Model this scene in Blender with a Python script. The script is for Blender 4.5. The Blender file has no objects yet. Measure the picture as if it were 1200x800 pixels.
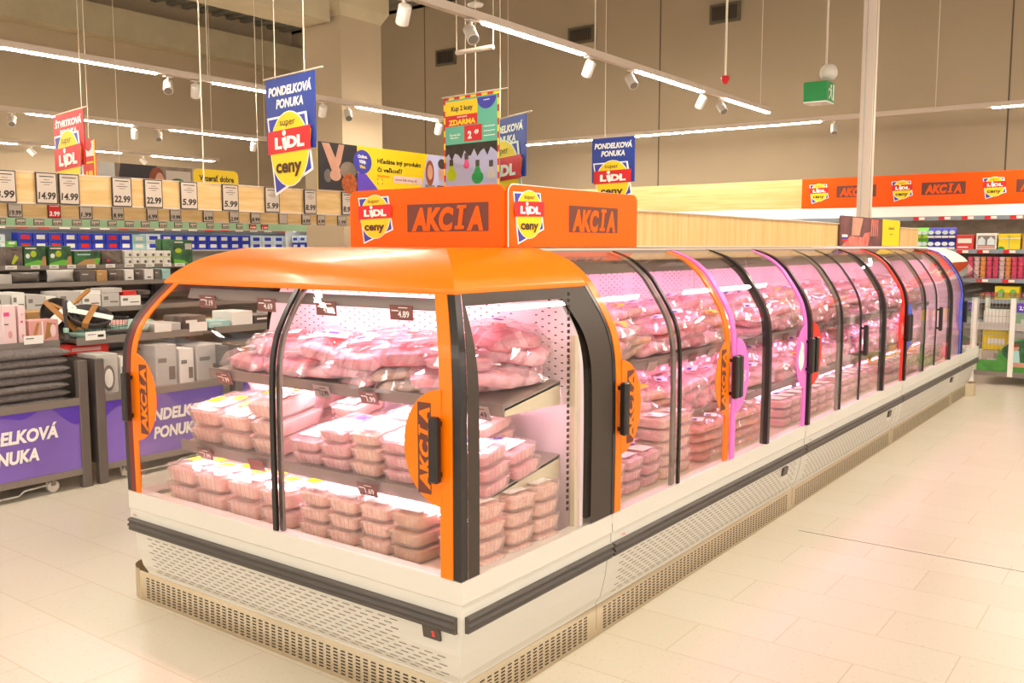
import bpy, math, random
from mathutils import Vector, Matrix, Euler, noise
R_ = random.Random(7)
sc = bpy.context.scene
COL = sc.collection
# ------------------------------------------------------------------ camera, world, exposure
CAM_H = 1.5
FPX, PITCH, YAW = 1077.1, 0.1024348, 0.6356785
cd = bpy.data.cameras.new('camera'); cam = bpy.data.objects.new('camera', cd); COL.objects.link(cam)
cam.location = (0, 0, CAM_H); cam.rotation_euler = (math.pi/2 - PITCH, 0, YAW)
cd.sensor_width = 36.0; cd.lens = FPX/1200*36.0; cd.clip_start = .05; cd.clip_end = 200
sc.camera = cam
sc.view_settings.view_transform = 'Standard'; sc.view_settings.look = 'None'
sc.view_settings.gamma = 1.0; sc.view_settings.use_curve_mapping = False
sc.view_settings.exposure = 0.07
wd = bpy.data.worlds.new('world'); sc.world = wd; wd.use_nodes = True
WORLD_COL, WORLD_STR = (1.0, .95, .87), 1.45
wd.node_tree.nodes['Background'].inputs[0].default_value = (*WORLD_COL, 1)
wd.node_tree.nodes['Background'].inputs[1].default_value = WORLD_STR
STRIP_E = 125.0          # ceiling light strips
TUBE_E = 95.0            # pink tubes in the refrigerated cabinets
WALL_E = 9.0            # lamp strips in the wall chiller and the rear shelving
sc.cycles.max_bounces = 10; sc.cycles.transparent_max_bounces = 28
sc.cycles.diffuse_bounces = 4; sc.cycles.glossy_bounces = 3
sc.cycles.sample_clamp_indirect = 6.0

# ------------------------------------------------------------------ pixel helpers (a pixel and a known plane give a point)
_fw = Vector((-math.sin(YAW)*math.cos(PITCH), math.cos(YAW)*math.cos(PITCH), -math.sin(PITCH)))
_rt = Vector((math.cos(YAW), math.sin(YAW), 0)); _up = _rt.cross(_fw)
def ray(px, py): return _fw + _rt*((px-600)/FPX) - _up*((py-400)/FPX)
C0 = Vector((0, 0, CAM_H))
def on_x(px, py, X): d = ray(px, py); return C0 + d*(X/d.x)
def on_y(px, py, Y): d = ray(px, py); return C0 + d*(Y/d.y)
def on_z(px, py, Z): d = ray(px, py); return C0 + d*((Z-CAM_H)/d.z)
def on_k(px, py, k): return C0 + ray(px, py)*k

# ------------------------------------------------------------------ materials
def lin(c):
    if isinstance(c, str): c = tuple(int(c[i:i+2], 16)/255 for i in (0, 2, 4))
    return tuple(v/12.92 if v <= .04045 else ((v+.055)/1.055)**2.4 for v in c)
MATS = {}
def mat(name, col, rough=.5, metal=0, noise_amt=0, noise_scale=8, emit=0, coat=0, spec=.5, col2=None, stretch=None, bump=0):
    if name in MATS: return MATS[name]
    m = bpy.data.materials.new(name); m.use_nodes = True; nt = m.node_tree
    b = nt.nodes['Principled BSDF']; c = lin(col)
    b.inputs['Base Color'].default_value = (*c, 1); b.inputs['Roughness'].default_value = rough
    b.inputs['Metallic'].default_value = metal; b.inputs['Specular IOR Level'].default_value = spec
    if coat: b.inputs['Coat Weight'].default_value = coat; b.inputs['Coat Roughness'].default_value = .08
    if emit:
        b.inputs['Emission Color'].default_value = (*c, 1); b.inputs['Emission Strength'].default_value = emit
    if noise_amt or col2:
        tc = nt.nodes.new('ShaderNodeTexCoord'); mp = nt.nodes.new('ShaderNodeMapping')
        nt.links.new(tc.outputs['Object'], mp.inputs[0])
        if stretch: mp.inputs['Scale'].default_value = stretch
        n = nt.nodes.new('ShaderNodeTexNoise'); n.inputs['Scale'].default_value = noise_scale; n.inputs['Detail'].default_value = 4
        nt.links.new(mp.outputs[0], n.inputs['Vector'])
        r = nt.nodes.new('ShaderNodeValToRGB')
        ca = lin(col2) if col2 else tuple(v*(1-noise_amt) for v in c)
        r.color_ramp.elements[0].position = .35; r.color_ramp.elements[1].position = .65
        r.color_ramp.elements[0].color = (*ca, 1); r.color_ramp.elements[1].color = (*c, 1)
        nt.links.new(n.outputs['Fac'], r.inputs[0]); nt.links.new(r.outputs[0], b.inputs['Base Color'])
        if bump:
            bp = nt.nodes.new('ShaderNodeBump'); bp.inputs['Strength'].default_value = bump; bp.inputs['Distance'].default_value = .01
            nt.links.new(n.outputs['Fac'], bp.inputs['Height']); nt.links.new(bp.outputs[0], b.inputs['Normal'])
    MATS[name] = m; return m
def glassy(name, tint=(1, 1, 1), base=.04, rough=.02, body=None, body_fac=0.0, edge=.55):
    m = bpy.data.materials.new(name); m.use_nodes = True; nt = m.node_tree; nt.nodes.clear()
    out = nt.nodes.new('ShaderNodeOutputMaterial'); tr = nt.nodes.new('ShaderNodeBsdfTransparent'); gl = nt.nodes.new('ShaderNodeBsdfGlossy')
    tr.inputs[0].default_value = (*tint, 1); gl.inputs['Roughness'].default_value = rough; gl.inputs['Color'].default_value = (1, 1, 1, 1)
    lw = nt.nodes.new('ShaderNodeLayerWeight'); lw.inputs[0].default_value = .5
    pw = nt.nodes.new('ShaderNodeMath'); pw.operation = 'POWER'; pw.inputs[1].default_value = 5
    mx = nt.nodes.new('ShaderNodeMixShader')
    ma = nt.nodes.new('ShaderNodeMath'); ma.operation = 'MULTIPLY_ADD'; ma.inputs[1].default_value = edge; ma.inputs[2].default_value = base
    nt.links.new(lw.outputs['Facing'], pw.inputs[0]); nt.links.new(pw.outputs[0], ma.inputs[0]); nt.links.new(ma.outputs[0], mx.inputs[0])
    a = tr.outputs[0]
    if body_fac:
        df = nt.nodes.new('ShaderNodeBsdfDiffuse'); df.inputs[0].default_value = (*lin(body), 1)
        m2 = nt.nodes.new('ShaderNodeMixShader'); m2.inputs[0].default_value = body_fac
        nt.links.new(a, m2.inputs[1]); nt.links.new(df.outputs[0], m2.inputs[2]); a = m2.outputs[0]
    nt.links.new(a, mx.inputs[1]); nt.links.new(gl.outputs[0], mx.inputs[2]); nt.links.new(mx.outputs[0], out.inputs[0])
    MATS[name] = m; return m
def floor_mat():
    m = bpy.data.materials.new('floor_tiles'); m.use_nodes = True; nt = m.node_tree; b = nt.nodes['Principled BSDF']
    tc = nt.nodes.new('ShaderNodeTexCoord'); br = nt.nodes.new('ShaderNodeTexBrick')
    br.inputs['Scale'].default_value = 1; br.inputs['Brick Width'].default_value = .6; br.inputs['Row Height'].default_value = .3
    br.inputs['Mortar Size'].default_value = .0022; br.inputs['Mortar Smooth'].default_value = .3; br.offset = .5
    br.inputs['Color1'].default_value = (*lin('dad0be'), 1); br.inputs['Color2'].default_value = (*lin('d6cbb7'), 1); br.inputs['Mortar'].default_value = (*lin('c3b296'), 1)
    nt.links.new(tc.outputs['Object'], br.inputs['Vector'])
    n = nt.nodes.new('ShaderNodeTexNoise'); n.inputs['Scale'].default_value = 70; n.inputs['Detail'].default_value = 2
    nt.links.new(tc.outputs['Object'], n.inputs['Vector'])
    r = nt.nodes.new('ShaderNodeValToRGB'); r.color_ramp.elements[0].position = .28; r.color_ramp.elements[1].position = .38
    r.color_ramp.elements[0].color = (.84, .78, .70, 1); r.color_ramp.elements[1].color = (1, 1, 1, 1)
    nt.links.new(n.outputs['Fac'], r.inputs[0])
    mx = nt.nodes.new('ShaderNodeMixRGB'); mx.blend_type = 'MULTIPLY'; mx.inputs[0].default_value = .8
    nt.links.new(br.outputs['Color'], mx.inputs[1]); nt.links.new(r.outputs[0], mx.inputs[2])
    nt.links.new(mx.outputs[0], b.inputs['Base Color']); b.inputs['Roughness'].default_value = .28; b.inputs['Specular IOR Level'].default_value = .35
    return m
M = dict(
    white=mat('white_enamel', 'ded8cc', .35), white2=mat('white_plastic', 'f0ebe2', .4), cream=mat('cream_steel', 'd9cfb2', .4),
    steel=mat('brushed_steel', 'cdb999', .36, .45, .12, 40, stretch=(1, 1, 14)), slot=mat('dark_slot', '3a3028', .8), slot2=mat('louvre_shadow_gap', '948775', .8),
    bumper=mat('charcoal_rubber', '504842', .45), black=mat('black_profile', '241d1b', .3), frit=mat('grey_black_enamel', '453b34', .5, spec=.25),
    redblk=mat('profile_red_reflection', '74120a', .35), orange=mat('orange_lacquer', 'ff7c00', .32, coat=.12, spec=.3), ored=mat('orange_sign', 'ff6200', .5, spec=.2), ored2=mat('orange_banner', 'fd5502', .5, spec=.2),
    brown=mat('brown_print', '6b3426', .6), pink=mat('pink_sticker', 'e77ad3', .4), red=mat('red_sticker', 'ea2f1e', .4), bluest=mat('blue_sticker', '4c62d8', .4),
    blue=mat('blue_sign', '1d3a96', .45), bluep=mat('logo_blue', '3c3ba8', .5), yellow=mat('yellow_print', 'fbd206', .5), lred=mat('logo_red', 'd51317', .5), wht=mat('white_print', 'fbf7f0', .5),
    dk=mat('dark_print', '2d2620', .6), dkb=mat('dark_brown_print', '51300f', .6), purple=mat('purple_panel', '8a6ccb', .25, coat=.4, noise_amt=.25, noise_scale=1.2), purple_d=mat('deep_purple_print', '5f3fb8', .3),
    wood=mat('light_oak', 'e3bd82', .5, 0, 0, 3, col2='d5a968', stretch=(14, 14, .7)), wood2=mat('light_oak_lengthwise', 'e0bc85', .5, 0, 0, 3, col2='d2a869', stretch=(.5, 1, 9)),
    grey=mat('grey_metal', '8a8078', .4, .3), dgrey=mat('dark_grey_metal', '6d635d', .45, .2), card=mat('price_card_paper', 'c6b5a6', .7), cardframe=mat('price_frame_black', '2e241e', .4),
    green_b=mat('mint_board', '9cc39a', .6), wall=mat('taupe_wall_paint', 'bfaa8d', .9, 0, .05, .7), beam=mat('pale_concrete', 'c9b998', .85, 0, .1, 2), ceil=mat('grey_ceiling_deck', '8f8878', .8),
    track=mat('track_white', 'd8c4b2', .5), spot=mat('spot_white', 'e9ddd0', .45), strip=mat('strip_diffuser', (1, .955, .885), .5, emit=STRIP_E), tube=mat('pink_tube', (1, .80, .89), .5, emit=TUBE_E), tube2=mat('pink_tube_side', (1, .68, .86), .5, emit=TUBE_E*.21), tube3=mat('pink_tube_shelf', (1, .80, .89), .5, emit=TUBE_E*.55), blugrey=mat('blue_grey_shelf', '8b919c', .5),
    ctube=mat('cool_tube', (.86, .93, 1), .5, emit=WALL_E), wtube=mat('white_tube', (1, .95, .86), .5, emit=WALL_E), digit=mat('red_digit', (1, .12, .06), .5, emit=2.5),
    backp=mat('perforated_panel', 'efdfe2', .4), shelf=mat('grey_shelf', 'a79e94', .35, .2), rail=mat('ticket_rail', '877b74', .3), tagred=mat('brown_ticket', '80504a', .4), taglight=mat('silver_ticket', 'a89a94', .5),
    duct=mat('vent_grey', '70634f', .7), vent_d=mat('vent_dark', '4a4034', .8), green=mat('exit_green', '0c8a3c', .4), heart=mat('red_plastic', 'd01622', .35), cable=mat('white_cable', 'e6d5bc', .5),
    towel=mat('grey_towel', '7c7370', .95, 0, .3, 60, bump=.6), kraft=mat('kraft_card', 'c79a62', .8, 0, .08, 5), lgrey=mat('pale_grey_card', 'c9c2bb', .6, 0, .06, 5), pinkbox=mat('pale_pink_card', 'eac9c8', .6), mint=mat('mint_enamel', '9fc4b4', .35),
    rose=mat('rose_enamel', 'd89a94', .35), copper=mat('wooden_brown', 'b27a3c', .5, 0, .2, 10), pan=mat('dark_pan', '3b3432', .35), paper=mat('white_label', 'f2ece4', .6), redbox=mat('red_card', 'd8281e', .5), teal=mat('poster_teal', '62b89c', .5),
    sky=mat('poster_lilac', 'b8b4d8', .5), fir=mat('poster_dark_foliage', '3b3428', .7, 0, .4, 14), lime=mat('lime_print', 'b9c81e', .4), magenta=mat('magenta_print', 'e04c8c', .4), emerald=mat('emerald_print', '1fa35c', .4, noise_amt=.3, noise_scale=20),
    skin=mat('skin_print', 'd29a80', .6, 0, .15, 8), hair=mat('auburn_print', '8c4424', .6, 0, .25, 14), darkph=mat('dark_photo', '2c2226', .5, 0, .4, 9), ginger=mat('orange_yarn_print', 'c25d1c', .6, 0, .5, 30), taupe=mat('taupe_print', '8c7a68', .6, 0, .3, 8),
    meatph=mat('meat_photo', '7d4a48', .5, 0, 0, 9, col2='5a3a3a'), salmonph=mat('salmon_photo', 'd0564e', .5, 0, 0, 16, col2='e08f7c'), bluepack=mat('blue_pack', '2b3cc4', .45, noise_amt=.2, noise_scale=9), whpack=mat('white_pack', 'e6eef2', .45, noise_amt=.08, noise_scale=9),
    aqua=mat('aqua_pack', 'a8d4d0', .45), gpack=mat('green_pack', '3f7a44', .5, 0, 0, 9, col2='2a4a34'), gpack2=mat('leaf_green_print', '6fc23c', .5), dpack=mat('dark_pack', '453a36', .5, 0, 0, 12, col2='7a6a60'),
    grass=mat('grass_print', '4f9a3e', .6, 0, .3, 12), wire=mat('bare_wire', 'b9b4aa', .4, .6), caster=mat('caster_wheel', 'd9d0c4', .5), tile_line=mat('dark_joint', '6d5f4e', .9),
    pinkcup=mat('pink_pot', 'e8587a', .4), peachcup=mat('peach_pot', 'f0a060', .4), yel2=mat('yellow_carton', 'f2d21c', .5), redcarton=mat('red_carton', 'd83a34', .5), browncup=mat('brown_pot', '7a4a34', .5))
M['floor'] = floor_mat()
M['glass'] = glassy('clear_door_glass', (.99, .975, .975), .012, .012, edge=.85)
M['rim'] = glassy('glass_edge', (.8, .92, .86), .08, .05)
M['film'] = glassy('cling_film', (1, .985, .985), .07, .14, 'fff4f6', .10, .8)
M['pouch'] = glassy('pouch_film', (1, .98, .985), .11, .10, 'fdeef2', .10, .8)
M['tray'] = glassy('clear_tray', (1, .96, .95), .05, .2, 'fdf0ea', .20, .6)
def meat(name, a, b, sc_=26):
    return mat(name, a, .35, 0, 0, sc_, col2=b, coat=.2, bump=.25)
M['chicken'] = meat('pale_chicken', 'f6cfc2', 'eab0a6', 22); M['mince'] = meat('minced_meat', 'f6d6c4', 'e8b2a2', 60); M['pork'] = meat('pink_pork', 'f7c2c8', 'e491a0', 16)
M['beef'] = meat('red_beef', 'ee9aa4', 'd0707e', 18); M['salmon'] = meat('orange_salmon', 'ee7a48', 'e0a080', 26); M['dtray'] = mat('dark_purple_tray', '54424e', .3); M['sausage'] = meat('tan_sausage', 'dab08c', 'c08a6a', 20)

# ------------------------------------------------------------------ mesh builder
TXT = {}
def text_mesh(s, shear=0, bold=0):
    key = (s, shear, bold)
    if key in TXT: return TXT[key]
    cu = bpy.data.curves.new('lettering_curve', 'FONT'); cu.body = s; cu.size = 1; cu.shear = shear; cu.offset = bold; cu.resolution_u = 3
    ob = bpy.data.objects.new('lettering_curve', cu); COL.objects.link(ob)
    me = ob.to_mesh()
    v = [(p.co.x, p.co.y) for p in me.vertices]; f = [tuple(p.vertices) for p in me.polygons]
    ob.to_mesh_clear(); bpy.data.objects.remove(ob); bpy.data.curves.remove(cu)
    xs = [a for a, b in v]; ys = [b for a, b in v]
    TXT[key] = (v, f, (min(xs), min(ys), max(xs), max(ys))); return TXT[key]
class Fr:                                   # a flat frame: origin, right, up, outward
    def __init__(s, o, u, v): s.o = Vector(o); s.u = Vector(u).normalized(); s.v = Vector(v).normalized(); s.n = s.u.cross(s.v)
    def p(s, x, y, z=0): return s.o + s.u*x + s.v*y + s.n*z
def fr_front(x, y, z): return Fr((x, y, z), (1, 0, 0), (0, 0, 1))      # faces -Y
def fr_right(x, y, z): return Fr((x, y, z), (0, 1, 0), (0, 0, 1))      # faces +X
def rrect(w, d, r, n=3):
    out = []
    for cx, cy, a0 in ((w/2-r, d/2-r, 0), (-w/2+r, d/2-r, 90), (-w/2+r, -d/2+r, 180), (w/2-r, -d/2+r, 270)):
        for i in range(n+1):
            a = math.radians(a0 + 90*i/n); out.append((cx+r*math.cos(a), cy+r*math.sin(a)))
    return out
def wpos(o):
    v = Vector((0, 0, 0))
    while o: v = v + o.location; o = o.parent
    return v
class MB:
    def __init__(s): s.v = []; s.f = []; s.m = []; s.mats = []; s.sm = []
    def mi(s, m):
        m = M[m] if isinstance(m, str) else m
        if m not in s.mats: s.mats.append(m)
        return s.mats.index(m)
    def add(s, vs, fs, m, smooth=False):
        b = len(s.v); s.v += [Vector(p) for p in vs]; k = s.mi(m)
        for f in fs: s.f.append(tuple(b+i for i in f)); s.m.append(k); s.sm.append(smooth)
        return s
    def box(s, a, b, m):
        (x0, y0, z0), (x1, y1, z1) = a, b
        vs = [(x0, y0, z0), (x1, y0, z0), (x1, y1, z0), (x0, y1, z0), (x0, y0, z1), (x1, y0, z1), (x1, y1, z1), (x0, y1, z1)]
        return s.add(vs, [(0, 3, 2, 1), (4, 5, 6, 7), (0, 1, 5, 4), (1, 2, 6, 5), (2, 3, 7, 6), (3, 0, 4, 7)], m)
    def bbox(s, a, b, r, m):                 # box with chamfered upright and top edges
        (x0, y0, z0), (x1, y1, z1) = a, b; cx, cy = (x0+x1)/2, (y0+y1)/2; w, d = x1-x0, y1-y0
        loops = []
        for z, k in ((z0, r), (z0+r, 0), (z1-r, 0), (z1, r)):
            loops.append([(cx+p, cy+q, z) for p, q in rrect(w-2*k, d-2*k, max(r-k*.5, r*.4), 1)])
        return s.loft(loops, m, cap=True)
    def loft(s, loops, m, cap=False, closed=True, smooth=False):
        n = len(loops[0]); vs = [p for l in loops for p in l]; fs = []
        for i in range(len(loops)-1):
            for j in range(n if closed else n-1):
                k = (j+1) % n; fs.append((i*n+j, i*n+k, (i+1)*n+k, (i+1)*n+j))
        s.add(vs, fs, m, smooth)
        if cap:
            s.add(loops[0], [tuple(reversed(range(n)))], m); s.add(loops[-1], [tuple(range(n))], m)
        return s
    def tube(s, pts, r, m, n=8, cap=True):
        pts = [Vector(p) for p in pts]; loops = []
        for i, p in enumerate(pts):
            t = (pts[min(i+1, len(pts)-1)]-pts[max(i-1, 0)]).normalized()
            a = Vector((0, 0, 1)) if abs(t.z) < .9 else Vector((1, 0, 0)); u = t.cross(a).normalized(); w = t.cross(u)
            rr = r[i] if isinstance(r, (list, tuple)) else r
            loops.append([p + (u*math.cos(2*math.pi*k/n)+w*math.sin(2*math.pi*k/n))*rr for k in range(n)])
        return s.loft(loops, m, cap=cap, smooth=n > 6)
    def lathe(s, c, prof, m, n=20, smooth=True):
        c = Vector(c); loops = [[c+Vector((r*math.cos(2*math.pi*k/n), r*math.sin(2*math.pi*k/n), z)) for k in range(n)] for r, z in prof]
        return s.loft(loops, m, cap=True, smooth=smooth)
    def fpoly(s, F, pts, m, z=0): return s.add([F.p(x, y, z) for x, y in pts], [tuple(range(len(pts)))], m)
    def frect(s, F, x0, y0, x1, y1, m, z=0): return s.fpoly(F, [(x0, y0), (x1, y0), (x1, y1), (x0, y1)], m, z)
    def fslab(s, F, pts, m, t):              # thick plate, front face at the frame plane
        n = len(pts); a = [F.p(x, y, 0) for x, y in pts]; b = [F.p(x, y, -t) for x, y in pts]
        return s.add(a+b, [tuple(range(n)), tuple(reversed(range(n, 2*n)))]+[(i, n+i, n+(i+1) % n, (i+1) % n) for i in range(n)], m)
    def fell(s, F, cx, cy, rx, ry, m, z=0, n=28, a0=0, a1=360):
        pts = [(cx+rx*math.cos(math.radians(a0+(a1-a0)*k/n)), cy+ry*math.sin(math.radians(a0+(a1-a0)*k/n))) for k in range(n if a1-a0 == 360 else n+1)]
        return s.fpoly(F, pts, m, z)
    def ftext(s, F, t, cx, cy, h, m, z=.002, w=None, shear=0, bold=.02, align='c', rot=0, maxw=None):
        v, f, (x0, y0, x1, y1) = text_mesh(t, shear, bold); cap = text_mesh('H', 0, bold)[2]; k = h/(cap[3]-cap[1]); kx = k
        if w: kx = w/(x1-x0)
        if maxw and (x1-x0)*kx > maxw: kx = maxw/(x1-x0)
        ox = {'c': (x0+x1)/2, 'l': x0, 'r': x1}[align]; oy = (cap[3]-cap[1])/2; c, sn = math.cos(rot), math.sin(rot)
        P = [((a-ox)*kx, (b-oy)*k) for a, b in v]
        return s.add([F.p(cx+a*c-b*sn, cy+a*sn+b*c, z) for a, b in P], f, m)
    def build(s, name, parent=None, world=True, loc=None, bevel=0):
        off = wpos(parent) if (parent and world) else Vector((0, 0, 0))
        if loc is not None: off = Vector(loc)
        me = bpy.data.meshes.new(name); me.from_pydata([tuple(p-off) for p in s.v], [], s.f)
        for m in s.mats: me.materials.append(m)
        for p, k, sm in zip(me.polygons, s.m, s.sm): p.material_index = k; p.use_smooth = sm
        me.update()
        o = bpy.data.objects.new(name, me); COL.objects.link(o)
        if parent: o.parent = parent
        if loc is not None: o.location = loc
        if bevel:
            b = o.modifiers.new('edge', 'BEVEL'); b.width = bevel; b.segments = 2; b.limit_method = 'ANGLE'
        return o
def tag(o, label, cat, group=None):
    o['label'] = label; o['category'] = cat
    if group: o['group'] = group
    return o
def thing(name, label, cat, loc=(0, 0, 0), rot=(0, 0, 0), group=None):
    o = bpy.data.objects.new(name, None); COL.objects.link(o); o.location = loc; o.rotation_euler = rot; o.empty_display_size = .1
    return tag(o, label, cat, group)
def struct(o): o['kind'] = 'structure'; return o
def dup(root, loc, rot=(0, 0, 0), label=None, group=None):
    def cp(o, par):
        c = o.copy(); COL.objects.link(c); c.parent = par
        for ch in KIDS.get(o.name, []): cp(ch, c)
        return c
    c = cp(root, None); c.location = loc; c.rotation_euler = rot
    if label: c['label'] = label
    if group: c['group'] = group
    return c
KIDS = {}
def reg(root, *kids): KIDS[root.name] = list(kids); return root
ORD = ['first', 'second', 'third', 'fourth', 'fifth', 'sixth', 'seventh', 'eighth', 'ninth', 'tenth', 'eleventh', 'twelfth', 'thirteenth', 'fourteenth', 'fifteenth', 'sixteenth', 'seventeenth', 'eighteenth', 'nineteenth', 'twentieth']
def spline(pts, n=4):
    out = []
    for i in range(len(pts)-1):
        p0, p1, p2, p3 = pts[max(i-1, 0)], pts[i], pts[i+1], pts[min(i+2, len(pts)-1)]
        for k in range(n):
            t = k/n
            out.append(tuple(.5*((2*b)+(c-a)*t+(2*a-5*b+4*c-d)*t*t+(-a+3*b-3*c+d)*t**3) for a, b, c, d in zip(p0, p1, p2, p3)))
    return out+[pts[-1]]
def logo(mb, F, cx, cy, W, z=.001, sy=.72):
    q = lambda pts: [(cx+x*W, cy+y*W*sy) for x, y in pts]; dz = max(.0012, W*.004)
    mb.fpoly(F, q([(-.53, .59), (.40, .61), (.53, -.40), (-.37, -.82)]), 'wht', z)
    mb.fpoly(F, q([(-.49, .55), (.36, .57), (.485, -.375), (-.34, -.76)]), 'bluep', z+dz)
    mb.fell(F, cx, cy, .455*W, .665*W*sy, 'wht', z+2*dz); mb.fell(F, cx, cy, .435*W, .645*W*sy, 'yellow', z+3*dz)
    mb.fpoly(F, q([(-.5, .335), (.5, .365), (.5, -.045), (-.5, -.075)]), 'lred', z+4*dz)
    mb.ftext(F, 'super', cx-.02*W, cy+.48*W*sy, .12*W*sy, 'dkb', z+5*dz, w=.36*W, bold=.0)
    mb.ftext(F, 'L', cx-.24*W, cy+.13*W*sy, .21*W*sy, 'wht', z+5*dz, w=.17*W, bold=.06); mb.ftext(F, 'DL', cx+.16*W, cy+.135*W*sy, .21*W*sy, 'wht', z+5*dz, w=.40*W, bold=.06)
    mb.fpoly(F, q([(-.16, .20), (-.06, .22), (-.03, .02), (-.07, -.03), (-.12, .02)]), 'wht', z+5*dz); mb.fell(F, cx-.10*W, cy+.285*W*sy, .045*W, .05*W*sy, 'wht', z+5*dz)
    mb.ftext(F, 'ceny', cx-.01*W, cy-.28*W*sy, .25*W*sy, 'dkb', z+5*dz, w=.60*W, bold=.035)
def akcia(mb, F, cx, cy, h, w, m, z, rot=0):            # bold slanted word with serifs on its I
    c, s_ = math.cos(rot), math.sin(rot); P = lambda x, y: (cx+x*c-y*s_, cy+x*s_+y*c)
    v, f, (x0, y0, x1, y1) = text_mesh('AKCIA', .16, .05); k = w/(x1-x0)
    mb.ftext(F, 'AKC', *P(-w*.20, 0), h, m, z, w=w*.60, shear=.16, bold=.05, rot=rot); mb.ftext(F, 'A', *P(w*.39, 0), h, m, z, w=w*.22, shear=.16, bold=.05, rot=rot)
    zz = z
    for pts in ([(w*.150, -h*.5), (w*.205, -h*.5), (w*.245, h*.5), (w*.190, h*.5)], [(w*.115, -h*.5), (w*.24, -h*.5), (w*.246, -h*.36), (w*.121, -h*.36)], [(w*.15, h*.36), (w*.275, h*.36), (w*.281, h*.5), (w*.156, h*.5)]): zz += .0003; mb.fpoly(F, [P(*p) for p in pts], m, zz)
# ================================================================== the hall
mb = MB(); mb.box((-20, -8, -.2), (9, 18, 0), 'floor'); mb.add([(-1.6, 4.733, .0006), (9, 4.733, .0006), (9, 4.741, .0006), (-1.6, 4.741, .0006)], [(0, 1, 2, 3)], 'tile_line'); struct(mb.build('floor'))
WY, WX = 16.2, -19.0
mb = MB(); mb.box((-20, WY, 0), (9, WY+.3, 7), 'wall')
gx = [on_y(773, 100, WY).x, on_y(773, 100, WY).x-6, on_y(773, 100, WY).x+6]
for x in gx: mb.box((x-.012, WY-.004, 0), (x+.012, WY+.01, 7), 'tile_line')
struct(mb.build('wall_back'))
mb = MB(); mb.box((WX-.3, -8, 0), (WX, WY, 7), 'wall'); struct(mb.build('wall_left'))
mb = MB(); mb.box((-20, -8, 7), (9, 18, 7.2), 'ceil')
for i in range(60): mb.box((-19, -7+i*.4, 6.93), (9, -6.85+i*.4, 7), 'ceil')
struct(mb.build('ceiling'))
pc = on_k(402, 120, 14.2); cw = .42
mb = MB(); mb.box((pc.x-cw, pc.y-cw, 0), (pc.x+cw, pc.y+cw, 7), 'wall')
zc = on_k(402, 26, 14.2).z; k2 = cw+.09
mb.loft([[(pc.x+a*w, pc.y+b*w, z) for a, b in ((-1, -1), (1, -1), (1, 1), (-1, 1))] for w, z in ((cw+.002, zc-.06), (k2, zc+.1), (k2, 6.9))], 'beam', cap=True)
struct(mb.build('column'))
mb = MB(); mb.box((pc.x-.35, -8, zc-.16), (pc.x+.3, pc.y-k2, zc+.45), 'beam'); mb.box((pc.x-.6, -8, zc+.45), (pc.x+.55, pc.y-k2, zc+.62), 'beam')
struct(mb.build('beam_left'))
mb = MB(); mb.box((pc.x+k2, pc.y-.3, zc+.3), (8, pc.y+.3, zc+.95), 'beam'); struct(mb.build('beam_middle'))
mb = MB(); mb.box((WX, -8, 5.9), (WX+.5, WY, 6.5), 'beam'); struct(mb.build('beam_wall'))
# air vents on the back wall
for i, (a, b, c, d, w_) in enumerate(((420, 75, 441, 89, 'leftmost'), (512, 60, 535, 75, 'second from the left'), (667, 34, 697, 49, 'third from the left'), (833, 7, 868, 24, 'rightmost'))):
    p, q = on_y(a, b, WY), on_y(c, d, WY); z0, z1 = q.z, p.z-(q.x-p.x)*0
    mb = MB(); mb.box((p.x, WY-.05, z0), (q.x, WY, z1), 'duct'); t = thing('air_vent', f'grey slatted air vent high on the back wall, {w_} of four', 'vent', ((p.x+q.x)/2, WY-.05, z0), group='vents on the back wall')
    mb.build('frame', t)
    mb = MB(); n = 12
    for j in range(n):
        x = p.x+.05+(q.x-p.x-.1)*(j+.5)/n; mb.box((x-.012, WY-.065, z0+.05), (x+.012, WY-.052, z1-.05), 'vent_d')
    mb.build('slats', t)

# ================================================================== light strips and spots
SZ = 3.4
def strip_thing(name, label, X, y0, y1, segs, wires, axis='y'):
    g = lambda a, x, z: (x, a, z) if axis == 'y' else (a, x, z)
    t = thing(name, label, 'light', g((y0+y1)/2, X, SZ), group='ceiling light strips')
    mb = MB(); lo, hi = g(y0, X-.035, SZ+.008), g(y1, X+.035, SZ+.075); mb.box(lo, hi, 'track'); mb.build('track', t)
    for a, b in segs:
        mb = MB(); mb.box(g(a, X-.026, SZ-.006), g(b, X+.026, SZ+.008), 'strip'); mb.build('diffuser', t)
    for w in wires:
        mb = MB(); mb.tube([g(w, X, SZ+.07), g(w, X, 6.95)], .006, 'cable', 5); mb.build('hanger_wire', t)
    return t
segR = [(on_z(a, b, SZ).y, on_z(c, d, SZ).y) for a, b, c, d in ((565, 28, 684, 64), (746, 84, 822, 108), (848, 116, 905, 132))]
strip_thing('light_strip', 'long white light strip with spotlights above the meat cabinets', -5.0, -3, 12.95, [(-2.6, -.8), (.2, 2.2), (3.2, 5.0)]+segR, [on_z(a, b, SZ).y for a, b in ((700, 68), (895, 129))])
segL = [(on_z(a, b, SZ).y, on_z(c, d, SZ).y) for a, b, c, d in ((3, 56, 180, 87), (248, 98, 330, 112), (418, 126, 512, 141))]
strip_thing('light_strip', 'long light strip crossing the grey column behind the tall blue sign', -9.33, -3, 12.95, [(-2.6, -.8), (.4, 2.6)]+segL+[(11.4, 12.9)], [on_z(a, b, SZ).y for a, b in ((236, 98), (598, 155))])
segM = [(on_z(a, b, SZ).y, on_z(c, d, SZ).y) for a, b, c, d in ((28, 134, 150, 148), (197, 153, 291, 165))]
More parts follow.
